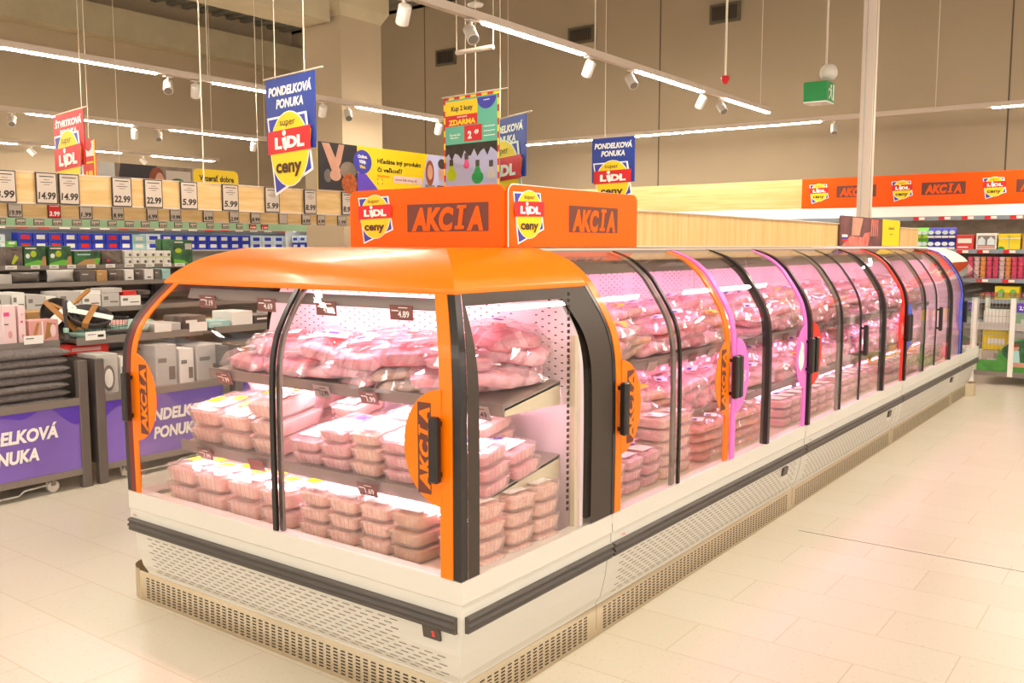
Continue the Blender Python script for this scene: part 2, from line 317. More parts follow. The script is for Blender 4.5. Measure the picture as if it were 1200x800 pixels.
strip_thing('light_strip', 'light strip passing behind the red hanging sign', -13.6, -3, 12.95, [(.5, 2.5), (3, 5)]+segM+[(11.4, 12.6)], [on_z(241, 159, SZ).y, on_z(303, 166, SZ).y])
segN = [(on_z(a, b, SZ).y, on_z(c, d, SZ).y) for a, b, c, d in ((0, 167, 20, 169), (48, 172, 138, 180), (177, 183, 252, 189))]
strip_thing('light_strip', 'lowest light strip in view, farthest to the left by the left wall', -17.75, -3, 12.95, [(1, 3), (4, 6)]+segN, [on_z(241, 188, SZ).y])
segW = [(on_y(a, 150, 14.3).x, on_y(c, 140, 14.3).x) for a, c in ((745, 962), (1162, 1290))]
strip_thing('light_strip', 'light strip running along the back wall above the orange banner', 14.3, -12, 6, [(-10.8, -8.2)]+segW+[(1, 4)], [on_y(1102, 0, 14.3).x], axis='x')
strip_thing('light_strip', 'light strip above the aisle beside the meat cabinets, just out of the frame', -.7, -5, 12.95, [(-4.5, -2.2), (-1.2, 1.2), (2.2, 4.4), (5.4, 7.6), (8.6, 10.8)], [3.3])
strip_thing('light_strip', 'light strip farther right in the hall, out of the frame', 3.6, -5, 12.95, [(-4.5, -2.2), (-1.2, 1.2), (2.2, 4.4), (5.4, 7.6), (8.6, 10.8)], [3.3])
def spot(px, py, X, label, yaw, tilt=.75, horizontal=None):
    p = on_x(px, py, X) if horizontal is None else on_y(px, py, horizontal)
    if horizontal is None: p = Vector((X, p.y, SZ-.12))
    else: p.z = SZ-.12
    t = thing('track_spotlight', label, 'spotlight', p, group='spotlights on the light strips')
    a = Vector((math.cos(yaw)*math.sin(tilt), math.sin(yaw)*math.sin(tilt), -math.cos(tilt)))
    mb = MB(); mb.tube([p-a*.075, p-a*.07, p+a*.075], [.03, .052, .052], 'spot', 16); h = mb.build('housing', t)
    mb = MB(); mb.tube([p+a*.072, p+a*.0765], .044, 'grey', 14); mb.build('lens', t)
    mb = MB(); mb.tube([p+Vector((0, 0, .03)), p+Vector((0, 0, .112))], .012, 'spot', 8); mb.box(p+Vector((-.03, -.05, .104)), p+Vector((.03, .05, .112)), 'spot'); mb.build('bracket', t)
for i, (a, b, y) in enumerate(((473, 14, 2.6), (552, 34, -.5), (690, 76, 2.6), (740, 90, -.5), (822, 117, 2.6), (846, 122, -.5))):
    spot(a, b, -5.0, f'white track spotlight on the strip above the meat cabinets, {ORD[i]} from the left', y)
for i, (a, b, y) in enumerate(((197, 97, -.6), (229, 103, 2.6), (378, 126, 2.6), (408, 131, -.6), (514, 149, 2.6))):
    spot(a, b, -9.33, f'white track spotlight on the strip crossing the column, {ORD[i]} from the left', y)
for i, (a, b, y) in enumerate(((14, 139, -.6), (158, 155, 2.6), (186, 158, -.6), (297, 171, 2.6))):
    spot(a, b, -13.6, f'white track spotlight on the strip behind the red sign, {ORD[i]} from the left', y)
for i, (a, b, y) in enumerate(((37, 175, 1), (168, 186, 1))):
    spot(a, b, -17.75, f'small white track spotlight on the lowest left strip, {ORD[i]} from the left', y)
spot(978, 148, 0, 'white spotlight on the back wall strip under the green exit sign', -1.2, .5, horizontal=14.3)

# ================================================================== the refrigerated cabinets
CX0, CX1, CY0, CY1, CYE = -3.485, -1.70, 2.05, 2.94, 10.30
ML = 2.155
PROF = [(0, .5), (.002, .75), (.002, .92), (0, 1.03), (-.006, 1.11), (-.026, 1.19), (-.062, 1.26), (-.105, 1.325), (-.15, 1.383), (-.23, 1.445), (-.335, 1.485), (-.37, 1.49)]
PR = spline(PROF, 4)
def prof(z0, z1):                           # profile points between two heights, ends interpolated
    def at(z):
        if z <= PR[0][1]: return (PR[0][0], z)
        for (a, b), (c, d) in zip(PR, PR[1:]):
            if b <= z <= d: t = (z-b)/max(d-b, 1e-9); return (a+(c-a)*t, z)
        return PR[-1]
    return [at(z0)]+[p for p in PR if z0+.004 < p[1] < z1-.004]+[at(z1)]
def sweep(mb, pts, path, m, smooth=True, d=0):          # path: list of (x, y, dx, dy); pts: (offset, z)
    n = len(path)
    for i in range(n-1):
        vs = []; fs = []
        for o, z in pts:
            for (x, y, dx, dy) in (path[i], path[i+1]): vs.append((x+dx*(o+d), y+dy*(o+d), z))
        for j in range(len(pts)-1): fs.append((2*j, 2*j+1, 2*j+3, 2*j+2))
        mb.add(vs, fs, m, smooth)
    return mb
def band(mb, z0, z1, a, b, m, face, d=0, th=.012):      # curved strip of glass profile between two positions along a face, with thickness
    P = prof(z0, z1); out = [(o+d, z) for o, z in P]; inn = [(o+d-th, z-(.3*th if z > 1.2 else 0)) for o, z in P]
    g = (lambda s, o, z: (CX1+o, s, z)) if face == 'r' else ((lambda s, o, z: (s, CY0-o, z)) if face == 'f' else (lambda s, o, z: (CX0-o, s, z)) if face == 'l' else (lambda s, o, z: (s, CYE+o, z)))
    loops = [[g(a, *p), g(b, *p), g(b, *q), g(a, *q)] for p, q in zip(out, inn)]
    return mb.loft(loops, m, cap=True)
UP = lambda x0, x1, y0, y1: [(x0, y1, -1, 0), (x0, y0, -1, -1), (x1, y0, 1, -1), (x1, y1, 1, 0)]
PH = UP(CX0, CX1, CY0, CY1)
PHB = [(CX0, CY1, -.12, 0), (CX0, CY0, -.12, -1), (CX1, CY0, 1, -1), (CX1, CY1, 1, 0)]
PHK = [(CX0-.05, CY1, 0, 0), (CX0-.05, CY0, 0, -1), (CX1, CY0, 1, -1), (CX1, CY1, 1, 0)]
LEDGE = [(-.10, .47), (-.05, .5), (0, .5), (0, .43), (-.006, .425), (-.006, .335), (-.02, .325), (-.03, .25), (-.05, .17), (-.07, .135), (-.07, .125)]
BUMP = [(-.006, .386), (.010, .385), (.014, .376), (.006, .371), (.006, .366), (.014, .362), (.014, .354), (.004, .350), (.010, .345), (.008, .336), (-.006, .334)]
KICK = [(-.07, .128), (-.066, .128), (-.066, .006), (-.072, .0)]
def dashes(mb, face, a, b, skip=None):
    o_at = lambda z: -.02-(.325-z)/.075*.01 if z > .25 else (-.03-(.25-z)/.08*.02 if z > .17 else -.05-(.17-z)/.035*.02)
    g = (lambda s, o, z: (CX1+o, s, z)) if face == 'r' else (lambda s, o, z: (s, CY0-o, z))
    for r in range(11):
        z = .308-r*.0152; n = int((b-a)/.055)
        for k in range(n):
            s0 = a+.055*k+(.0275 if r % 2 else 0); s1 = s0+.034
            if s1 > b or (skip and skip(s0, z)): continue
            q = [g(s0, o_at(z)+.0012, z), g(s1, o_at(z)+.0012, z), g(s1, o_at(z-.0042)+.0012, z-.0042), g(s0, o_at(z-.0042)+.0012, z-.0042)]
            mb.add(q, [(0, 1, 2, 3)], 'slot2')
def kickslots(mb, face, a, b):
    g = (lambda s, z: (CX1-.0645, s, z)) if face == 'r' else (lambda s, z: (s, CY0+.0645, z))
    for k in range(int((b-a)/.037)):
        s0 = a+.037*k
        for r in range(8):
            z = .108-r*.0118; mb.add([g(s0, z), g(s0+.022, z), g(s0+.022, z-.0055), g(s0, z-.0055)], [(0, 1, 2, 3)], 'slot')
def handle(parent, face, s, d=.0):
    g = (lambda s_, o: (CX1+o, s_)) if face == 'r' else (lambda s_, o: (s_, CY0-o))
    mb = MB()
    (x0, y0), (x1, y1) = g(s-.018, .016), g(s+.018, .044); mb.bbox((min(x0, x1), min(y0, y1), .80), (max(x0, x1), max(y0, y1), 1.0), .006, 'black')
    for z in (.815, .97):
        (x0, y0), (x1, y1) = g(s-.008, .0), g(s+.008, .02); mb.box((min(x0, x1), min(y0, y1), z), (max(x0, x1), max(y0, y1), z+.015), 'black')
    return mb.build('handle', parent)
def semi(parent, face, s, side, col, deco):             # half-oval sticker on a door edge
    F = fr_right(CX1+.006, s, .90) if face == 'r' else fr_front(s, CY0-.006, .90)
    mb = MB(); a = (-90, 90) if side > 0 else (90, 270)
    pts = [(.15*math.cos(math.radians(a[0]+180*k/24)), .178*math.sin(math.radians(a[0]+180*k/24))) for k in range(25)]
    mb.fslab(F, pts, col, .003); st = mb.build('edge_sticker', parent)
    mb = MB(); c = .066*side
    if deco == 'AKCIA':
        mb.frect(F, c-.027, -.145, c+.027, .135, 'brown', .001); akcia(mb, F, c, -.005, .043, .255, col, .002, math.pi/2)
    elif deco == 'pig':
        mb.fell(F, c-.01, -.01, .045, .06, 'wht', .001); mb.fell(F, c, .05, .026, .03, 'wht', .0015); mb.fpoly(F, [(c-.03, -.05), (c-.012, -.085), (c, -.05)], 'wht', .0016)
        mb.fpoly(F, [(c-.02, .065), (c-.028, .095), (c, .075)], 'wht', .0016)
    else:
        for i, w in enumerate(deco.split()): mb.ftext(F, w, c+.012+.03*i-.01, -.01, .022, 'wht', .001, maxw=.2, bold=.02, rot=math.pi/2)
    mb.build('lettering', st)

# ---- end cabinet facing the aisle
head = thing('refrigerated_end_cabinet', 'white end cabinet with orange hood and curved glass doors full of meat', 'refrigerator', ((CX0+CX1)/2, (CY0+CY1)/2, 0))
mb = MB(); sweep(mb, LEDGE, PHB, 'white', False); dashes(mb, 'f', CX0+.09, CX1-.06, lambda s, z: s > CX1-.30 and z > .24)
mb.box((CX0+.08, CY0+.08, .02), (CX1-.08, CY1-.005, .13), 'slot'); mb.build('base', head)
mb = MB(); sweep(mb, BUMP, [(CX0+.006, CY0, 0, -1), (CX1-.022, CY0, 0, -1)], 'bumper'); sweep(mb, BUMP, [(CX1, CY0+.022, 1, 0), (CX1, CY1-.006, 1, 0)], 'bumper')
sweep(mb, BUMP, [(CX0, CY1-.006, -1, 0), (CX0, CY0+.02, -1, 0)], 'bumper')
for x in (CX0+.006, CX1-.022): mb.add([(x, CY0-o, z) for o, z in BUMP], [tuple(range(len(BUMP)))], 'bumper')
for y in (CY0+.022, CY1-.006): mb.add([(CX1+o, y, z) for o, z in BUMP], [tuple(range(len(BUMP)))], 'bumper')
mb.build('bumper', head)
mb = MB(); sweep(mb, KICK, PHK, 'steel'); kickslots(mb, 'f', CX0+.0, CX1-.13); kickslots(mb, 'r', CY0+.17, CY1-.04); mb.build('kick_plate', head)
gp = on_z(157, 690, 0); mb = MB()
mb.loft([[(CX0-.055+.105*math.cos(math.radians(a)), CY0+.165+.097*math.sin(math.radians(a)), z) for a in range(90, 271, 12)] for z in (.0, .135)], 'steel', closed=False, smooth=True)
mb.loft([[(CX0-.055+.102*math.cos(math.radians(a)), CY0+.165+.097*math.sin(math.radians(a)), z) for a in range(270, 89, -12)] for z in (.0, .135)], 'steel', closed=False, smooth=True)
mb.build('corner_guard', head)
F = Fr(on_y(505, 741, CY0+.014), (1, 0, 0), (0, -.15, 1)); mb = MB(); mb.fslab(F, [(-.035, -.022), (.035, -.022), (.035, .022), (-.035, .022)], 'bumper', .02); td = mb.build('thermostat', head)
mb = MB(); mb.ftext(F, '2', .010, 0, .016, 'digit', .002, bold=.02); mb.build('red_digit', td)
mb = MB(); F = fr_front(CX0+.03, CY0-.001, .405); mb.ftext(F, 'arneg', 0, 0, .008, 'lred', .001, align='l', bold=.03); mb.build('maker_mark', head)
# inside: deck, back panel, shelves, rails, tubes
IY = 2.74
mb = MB(); mb.box((CX0+.04, CY0+.04, .44), (CX1-.04, CY1-.01, .462), 'cream'); mb.build('deck', head)
mb = MB(); _pp = [(CX1+o-.02, z) for o, z in prof(.47, 1.46)]+[(CX0-o+.06, z) for o, z in reversed(prof(.47, 1.46))]; mb.loft([[(x, y, z) for x, z in _pp] for y in (IY, IY+.02)], 'backp', cap=True)
for i in range(57):
    x = CX0+.20+i*.0285
    if i % 12 > 8: continue
    for r in range(16):
        z = 1.42-r*.028-(.014 if i % 2 else 0)
        if x+.03 > CX1+prof(z, z+.02)[0][0]-.03 or x < CX0-prof(z, z+.02)[0][0]+.08: continue
        mb.add([(x, IY-.001, z), (x+.010, IY-.001, z), (x+.010, IY-.001, z+.0045), (x, IY-.001, z+.0045)], [(0, 1, 2, 3)], 'slot')
mb.build('back_panel', head)
mb = MB(); _pp = [(CX1+o-.02, z) for o, z in prof(.47, 1.47)]+[(CX0-o+.02, z) for o, z in reversed(prof(.47, 1.47))]
mb.loft([[(x, y, z) for x, z in _pp] for y in (CY1-.02, CY1-.006)], 'black', cap=True); mb.build('rear_frame', head)
mb = MB()
for k in range(36): mb.box((CX1-.055, IY-.035+.0, .56+k*.022), (CX1-.05, IY-.025, .572+k*.022), 'slot')
mb.box((CX1-.05, IY-.02, .46), (CX1-.03, IY, 1.19), 'cream'); mb.build('slotted_upright', head)
def shelf_part(parent, x0, x1, y0, z0, y1, z1, name='shelf'):          # shelf tilted down to the front (faces -Y)
    mb = MB(); mb.loft([[(x, y0, z0-.012), (x, y1, z1-.012), (x, y1, z1), (x, y0, z0)] for x in (x0, x1)], 'shelf', cap=True)
    for x in (x0, x1-.006): mb.add([(x, y0, z0-.03), (x, y1, z1-.085), (x, y1, z1-.005), (x, y0, z0-.004), (x+.006, y0, z0-.03), (x+.006, y1, z1-.085), (x+.006, y1, z1-.005), (x+.006, y0, z0-.004)], [(0, 1, 2, 3), (7, 6, 5, 4), (0, 4, 5, 1), (2, 6, 7, 3)], 'cream')
    return mb.build(name, parent)
H_SH = []
for z, yf in ((.682, 2.25), (.972, 2.40)):
    s_ = shelf_part(head, CX0+.10, CX1-.10, yf, z, IY-.01, z+(IY-yf)*.15); H_SH.append(s_)
    mb = MB(); mb.loft([[(x, yf-.008, z-.032), (x, yf-.002, z-.032), (x, yf-.002, z+.012), (x, yf-.015, z+.012)] for x in (CX0+.10, CX1-.10)], 'rail', cap=True); mb.build('ticket_rail', s_)
    mb = MB(); mb.box((CX0+.14, yf+.012, z-.03), (CX1-.14, yf+.03, z-.018), 'tube3'); mb.build('light_tube', s_)
mb = MB(); mb.loft([[(x, 2.19, 1.298), (x, 2.20, 1.296), (x, 2.215, 1.335), (x, 2.205, 1.337)] for x in (-3.23, -1.84)], 'rail', cap=True); mb.build('ticket_rail', head)
for yy in (2.29, 2.46):  # the rear tube is an added one, brightening the upper shelf
    mb = MB(); mb.box((CX0+.4, yy, 1.425), (CX1-.4, yy+.03, 1.44), 'tube'); mb.build('light_tube', head)
# doors and panes
z0, z1 = .503, 1.378
mb = MB()
for a, b, c, d in ((CX0, CX0+.018, 'l', 0), (CX1-.018, CX1, 'r', 0)): pass
cor = lambda x, y, sx: [[(x+sx*o, y-o, z) for o, z in prof(z0, z1)]]
def corner_post(x, y, sx, w1, w2):          # dark post that follows the mitred corner
    P = prof(z0, z1); loops = [[(x+sx*o, y-o, z), (x+sx*(o-w1), y-o, z), (x+sx*(o-w1), y-o+.02, z), (x+sx*(o-.02), y-o+.02, z), (x+sx*(o-.02), y-o+w2, z), (x+sx*o, y-o+w2, z)] for o, z in P]
    mb = MB(); mb.loft(loops if sx > 0 else [list(reversed(l)) for l in loops], 'black', cap=True); mb.build('corner_post', head)
corner_post(CX1, CY0, 1, .030, .03); corner_post(CX0, CY0, -1, .030, .05)
XM = on_y(322, 612, CY0).x
def mit(mb, z0, z1, xa, xb, ca, cb, m, d=0, th=.006, face='f'):      # front pane whose ends follow the mitre (ca/cb: 1 when mitred)
    P = prof(z0, z1); loops = []
    for o, z in P: loops.append([(xa-ca*o, CY0-o-d, z), (xb+cb*o, CY0-o-d, z), (xb+cb*o, CY0-o-d+th, z), (xa-ca*o, CY0-o-d+th, z)])
    return mb.loft(loops, m, cap=True, smooth=False)
for nm, xa, xb, ca, cb in (('left', CX0+.031, XM+.012, 1, 0), ('right', XM-.012, CX1-.031, 0, 1)):
    dr = thing('door', '', '', (0, 0, 0)) if False else bpy.data.objects.new('door', None)
    COL.objects.link(dr); dr.parent = head; dr.location = (((xa+xb)/2) - head.location.x, CY0-head.location.y, .5)
    dz = 0 if nm == 'left' else -.012
    mb = MB(); mit(mb, z0, z1, xa, xb, ca, cb, 'glass', dz); mb.build('glass', dr)
    mb = MB()
    if nm == 'left':
        mit(mb, z0, z1, xa, xa+.034, ca, ca*-1, 'redblk', .002, .02); mb.build('edge_profile', dr); mb = MB(); mit(mb, z0, z1, XM-.008, XM+.012, 0, 0, 'black', .002, .012)  # dark red stands in for the reflection inside the black profile
    else: mit(mb, z0, z1, XM+.013, XM+.032, 0, 0, 'grey', dz, .012)
    mb.build('edge_profile', dr)
    mb = MB()
    if nm == 'left': mit(mb, z0, z1, xa+.034, xa+.060, ca, -1, 'orange', .003, .008)
    else: mit(mb, z0, z1, xb-.048, xb, -1, cb, 'orange', .003, .008)
    mb.build('orange_strip', dr)
    if nm == 'left': semi(dr, 'f', xa+.055, 1, 'orange', 'AKCIA'); handle(dr, 'f', xa+.035)
    else: semi(dr, 'f', xb-.04, -1, 'orange', 'AKCIA'); handle(dr, 'f', xb-.045)
def sidepane(face, X, sx):
    mb = MB(); P = prof(z0, z1)
    loops = [[(X+sx*o, CY0+.03-o, z), (X+sx*o, CY1-.012, z), (X+sx*(o-.006), CY1-.012, z), (X+sx*(o-.006), CY0+.03-o, z)] for o, z in P]
    mb.loft(loops, 'glass', cap=True); p_ = mb.build('side_pane', head)
    mb = MB(); e = .0015                     # grey enamel border printed on the pane
    def strip_(za, zb, fa, fb):
        Q = prof(za, zb); mb.loft([[(X+sx*(o+e), fa(o), z), (X+sx*(o+e), fb(o), z)] for o, z in Q], 'frit', closed=False)
    strip_(1.318, z1, lambda o: CY0+.03-o, lambda o: CY1-.012)
    if sx > 0: strip_(z0, 1.318, lambda o: CY0+.03-o, lambda o: CY0+.085-o*.6)
    strip_(z0, 1.318, lambda o: CY1-.16+.45*o, lambda o: CY1-.012)
    mb.build('enamel_border', p_)
    return p_
sidepane('r', CX1, 1); sidepane('l', CX0, -1)
mb = MB(); band(mb, z0, 1.488, CY1-.014, CY1+.004, 'black', 'r', .004, .03); mb.build('edge_frame', head)
# orange hood, mitred at both corners
HP = [(-.125, 1.352), (-.122, 1.362), (-.134, 1.375)]+[(o+.006, z+.006) for o, z in prof(1.38, 1.49)]+[(-.40, 1.499)]
mb = MB(); sweep(mb, HP, PH, 'orange'); sweep(mb, [(-.125, 1.352), (-.16, 1.352), (-.36, 1.46)], PH, 'black')
mb.add([(CX0+.4, CY0+.4, 1.499), (CX1-.4, CY0+.4, 1.499), (CX1-.4, CY1, 1.499), (CX0+.4, CY1, 1.499)], [(0, 1, 2, 3)], 'orange')
mb.build('hood', head)

# ---- side modules and the far end
def module(k, label):
    y0, y1 = CY1+ML*k, CY1+ML*(k+1)
    t = thing('refrigerated_display_case', label, 'refrigerator', ((CX1-2.59)/2, (y0+y1)/2, 0), group='glass door meat cabinets')
    R = lambda a, b: [(CX1, a, 1, 0), (CX1, b, 1, 0)]
    mb = MB(); sweep(mb, LEDGE, R(y0+.003, y1-.003), 'white', False); dashes(mb, 'r', y0+.10, y1-.06, lambda s, z: y1-.32 < s < y1-.2 and z > .22)
    mb.box((-2.6, y0+.01, .02), (CX1-.08, y1-.01, .13), 'slot'); mb.build('base', t)
    mb = MB(); sweep(mb, BUMP, R(y0+.008, y1-.008), 'bumper')
    for y in (y0+.008, y1-.008): mb.add([(CX1+o, y, z) for o, z in BUMP], [tuple(range(len(BUMP)))], 'bumper')
    mb.build('bumper', t)
    mb = MB(); sweep(mb, KICK, R(y0+.002, y1-.002), 'steel'); kickslots(mb, 'r', y0+.05, y1-.05); mb.build('kick_plate', t)
    F = Fr((CX1-.014, y1-.26, .285), (0, 1, 0), (.15, 0, 1)); mb = MB(); mb.fslab(F, [(-.035, -.022), (.035, -.022), (.035, .022), (-.035, .022)], 'bumper', .02); mb.build('thermostat', t)
    mb = MB(); mb.ftext(fr_right(CX1+.001, y0+.07, .405), 'arneg', 0, 0, .008, 'lred', .001, align='l', bold=.03); mb.build('maker_mark', t)
    mb = MB(); mb.box((-2.58, y0+.004, .44), (CX1-.04, y1-.004, .462), 'cream'); mb.build('deck', t)
    mb = MB(); mb.box((-2.42, y0+.004, .46), (-2.40, y1-.004, 1.42), 'backp')
    for i in range(int(ML/.0285)-2):
        y = y0+.03+i*.0285
        if i % 12 > 8: continue
        for r in range(10):
            z = 1.36-r*.028-(.014 if i % 2 else 0); mb.add([(-2.399, y, z), (-2.399, y+.010, z), (-2.399, y+.010, z+.0045), (-2.399, y, z+.0045)], [(0, 1, 2, 3)], 'slot')
    mb.build('back_panel', t)
    mb = MB(); mb.box((-2.58, y0+.004, 1.43), (-2.07, y1-.004, 1.47), 'grey'); mb.box((-2.58, y0+.002, 1.486), (-2.045, y1-.002, 1.495), 'track'); mb.box((-2.06, y0+.002, 1.448), (-2.028, y1-.002, 1.486), 'rail'); mb.build('top_rail', t)
    mb = MB(); mb.loft([[(-2.08, y, 1.385), (-2.07, y, 1.383), (-2.085, y, 1.43), (-2.095, y, 1.43)] for y in (y0+.01, y1-.01)], 'rail', cap=True); mb.build('ticket_rail', t)
    mb = MB(); mb.box((-2.16, y0+.05, 1.412), (-2.12, y1-.05, 1.428), 'tube2'); mb.build('light_tube', t)
    for z in (.66, .975):
        mb = MB(); mb.loft([[(-2.01, y, z-.012), (-2.01, y, z), (-2.39, y, z+.055), (-2.39, y, z+.043)] for y in (y0+.01, y1-.01)], 'shelf', cap=True); s_ = mb.build('shelf', t)
        mb = MB(); mb.loft([[(-2.002, y, z-.032), (-1.995, y, z+.012), (-2.008, y, z+.012), (-2.008, y, z-.032)] for y in (y0+.01, y1-.01)], 'rail', cap=True); mb.build('ticket_rail', s_)
        mb = MB(); mb.box((-2.04, y0+.05, z-.03), (-2.022, y1-.05, z-.018), 'tube2'); mb.build('light_tube', s_)
    mb = MB(); ym = (y0+y1)/2; mb.box((-2.40, ym-.006, .462), (CX1-.09, ym+.006, 1.30), 'glass'); mb.build('divider', t)
    return t, y0, y1
def door(t, a, b, d, edge_a=None, edge_b=None, sticker=None, hand=None, dark_b=None, dark_a=None):
    dr = bpy.data.objects.new('door', None); COL.objects.link(dr); dr.parent = t
    dr.location = (CX1-t.location.x, (a+b)/2-t.location.y, .5)
    mb = MB(); band(mb, .503, 1.485, a, b, 'glass', 'r', d, .006); mb.build('glass', dr)
    mb = MB()
    for s0, w, c in ((a, edge_a and .045, edge_a), (b, edge_b and -.045, edge_b)):
        if c: mb = MB(); band(mb, .503, 1.486, min(s0, s0+w), max(s0, s0+w), c, 'r', d+.0025, .009); mb.build('coloured_strip', dr)
    for s0, w, c in ((a, dark_a and dark_a[0], dark_a), (b, dark_b and -dark_b[0], dark_b)):
        if c: mb = MB(); band(mb, .503, 1.486, min(s0, s0+w), max(s0, s0+w), c[1], 'r', d+.003, .012); mb.build('edge_profile', dr)
    if sticker: semi(dr, 'r', *sticker)
    if hand is not None: handle(dr, 'r', hand)
    return dr
def frame_rib(t, y, w=.03, d=.012):
    mb = MB(); band(mb, .5, 1.492, y-w/2, y+w/2, 'black', 'r', d, .04); mb.build('frame_rib', t)
t0, y0, y1 = module(0, 'glass door cabinet next to the end cabinet, with orange and pink door edges')
frame_rib(t0, 4.49)
door(t0, y0+.012, 3.50, 0, edge_a='orange', sticker=(y0+.05, 1, 'orange', 'AKCIA'), hand=y0+.032, dark_b=(.016, 'black'))
door(t0, 3.44, 4.03, -.012, edge_b='orange', sticker=(3.99, -1, 'orange', 'AKCIA'), hand=4.01, dark_a=(.03, 'grey'))
door(t0, 4.034, 4.47, 0, edge_a='pink', sticker=(4.075, 1, 'pink', 'čerstvé ryby'), hand=4.055)
door(t0, 4.51, y1-.012, -.006, edge_b='pink', sticker=(y1-.055, -1, 'pink', 'pig'), hand=y1-.03)
t1, y0, y1 = module(1, 'middle glass door cabinet starting with a red door edge')
frame_rib(t1, y0+.019); frame_rib(t1, 6.66)
door(t1, y0+.02, 5.72, 0, edge_a='red', sticker=(y0+.06, 1, 'red', 'čerstvé mäso'), hand=y0+.045, dark_b=(.016, 'black'))
door(t1, 5.66, 6.16, -.012, dark_a=(.045, 'grey'), dark_b=(.018, 'black'), hand=6.12)
door(t1, 6.16, 6.64, 0)
door(t1, 6.68, y1-.012, -.006, edge_b='red', sticker=(y1-.055, -1, 'red', 'hovädzie mäso'), hand=y1-.03)
t2, y0, y1 = module(2, 'farthest glass door cabinet between red and blue door edges')
frame_rib(t2, y0+.019); frame_rib(t2, 8.87)
door(t2, y0+.02, 7.90, 0, edge_a='bluest', sticker=(y0+.06, 1, 'bluest', 'hydina'), hand=y0+.045, dark_b=(.016, 'black'))
door(t2, 7.84, 8.36, -.012, dark_a=(.045, 'grey'), dark_b=(.018, 'black'), hand=8.32)
door(t2, 8.36, 8.85, 0)
door(t2, 8.89, y1-.012, -.006, edge_b='bluest', sticker=(y1-.055, -1, 'bluest', 'ryby'), hand=y1-.03)
# far end cabinet, mirrored shape with a white hood
YF = CY1+3*ML
far = thing('refrigerated_end_cabinet', 'end cabinet at the far end of the row with a white hood', 'refrigerator', ((CX0+CX1)/2, (YF+CYE)/2, 0))
PF = [(CX1, YF+.004, 1, 0), (CX1, CYE, 1, 1), (CX0, CYE, -1, 1), (CX0, YF+.004, -1, 0)]
mb = MB(); sweep(mb, LEDGE, PF, 'white', False); mb.box((CX0+.08, YF+.01, .02), (CX1-.08, CYE-.08, .13), 'slot'); dashes(mb, 'r', YF+.06, CYE-.1); mb.build('base', far)
mb = MB(); sweep(mb, BUMP, [(CX1, YF+.008, 1, 0), (CX1, CYE-.02, 1, 0)], 'bumper'); sweep(mb, BUMP, [(CX1-.02, CYE, 0, 1), (CX0, CYE, 0, 1)], 'bumper'); mb.build('bumper', far)
mb = MB(); sweep(mb, KICK, PF, 'steel'); kickslots(mb, 'r', YF+.04, CYE-.12); mb.build('kick_plate', far)
mb = MB(); mb.loft([[(CX1-.09+.10*math.cos(math.radians(a)), CYE-.12+.10*math.sin(math.radians(a)), z) for a in range(-80, 91, 13)] for z in (.0, .135)], 'steel', closed=False, smooth=True); mb.build('corner_guard', far)
mb = MB(); sweep(mb, prof(.503, 1.378), PF, 'glass', True); mb.build('glass', far)
mb = MB(); sweep(mb, [(o, z) for o, z in HP], PF, 'white2'); mb.add([(CX0+.4, YF, 1.499), (CX1-.4, YF, 1.499), (CX1-.4, CYE-.4, 1.499), (CX0+.4, CYE-.4, 1.499)], [(0, 1, 2, 3)], 'white2'); mb.build('hood', far)
mb = MB(); band(mb, .503, 1.488, YF-.008, YF+.016, 'black', 'r', .006, .03); mb.build('edge_frame', far)
mb = MB(); mb.box((CX0+.04, YF+.01, .44), (CX1-.04, CYE-.04, .462), 'cream'); mb.build('deck', far)
mb = MB(); _pp = [(CX1+o-.03, z) for o, z in prof(.47, 1.46)]+[(CX0-o+.03, z) for o, z in reversed(prof(.47, 1.46))]
mb.loft([[(x, y, z) for x, z in _pp] for y in (YF+.02, YF+.035)], 'backp', cap=True); mb.build('back_panel', far)
for z in (.68, .93, 1.15):
    mb = MB(); mb.loft([[(x, CYE-.32, z-.012), (x, CYE-.32, z), (x, YF+.05, z+.04), (x, YF+.05, z+.028)] for x in (CX0+.14, CX1-.14)], 'shelf', cap=True); mb.build('shelf', far)
mb = MB(); mb.box((CX0+.3, CYE-.34, 1.42), (CX1-.3, CYE-.3, 1.44), 'tube2'); mb.build('light_tube', far)

# ---- wooden header box along the cabinets, its signs
HX = -2.10; hz0 = 1.498
hy0, hy1 = 2.82, CY1+3*ML-.1
hb = thing('header_board', 'long pale oak header box standing on top of the meat cabinets', 'header', (-2.45, 6, hz0))
mb = MB(); hzt = (on_x(760, 248.4, HX).z+on_x(949, 260, HX).z)/2
mb.box((-2.80, hy0, hz0), (HX, hy1, hzt), 'wood'); hbm = mb.build('panel', hb)
mb = MB(); mb.box((-2.812, hy0-.002, hzt), (HX+.012, hy1+.004, hzt+.007), 'track'); mb.box((HX-.004, hy0-.002, hz0), (HX+.016, hy1+.004, hz0+.008), 'track'); mb.build('edge_trim', hb)
def rounded(w, h, r, n=5, br=False):
    pts = [(0, 0), (w, 0)]
    for cx, cy, a in ((w-r, h-r, 0), (r, h-r, 90)):
        pts += [(cx+r*math.cos(math.radians(a+90*i/n)), cy+r*math.sin(math.radians(a+90*i/n))) for i in range(n+1)]
    return pts
SX, SY = -2.072, 2.77
xl = on_y(411, 290, SY).x; w1 = SX-.012-xl
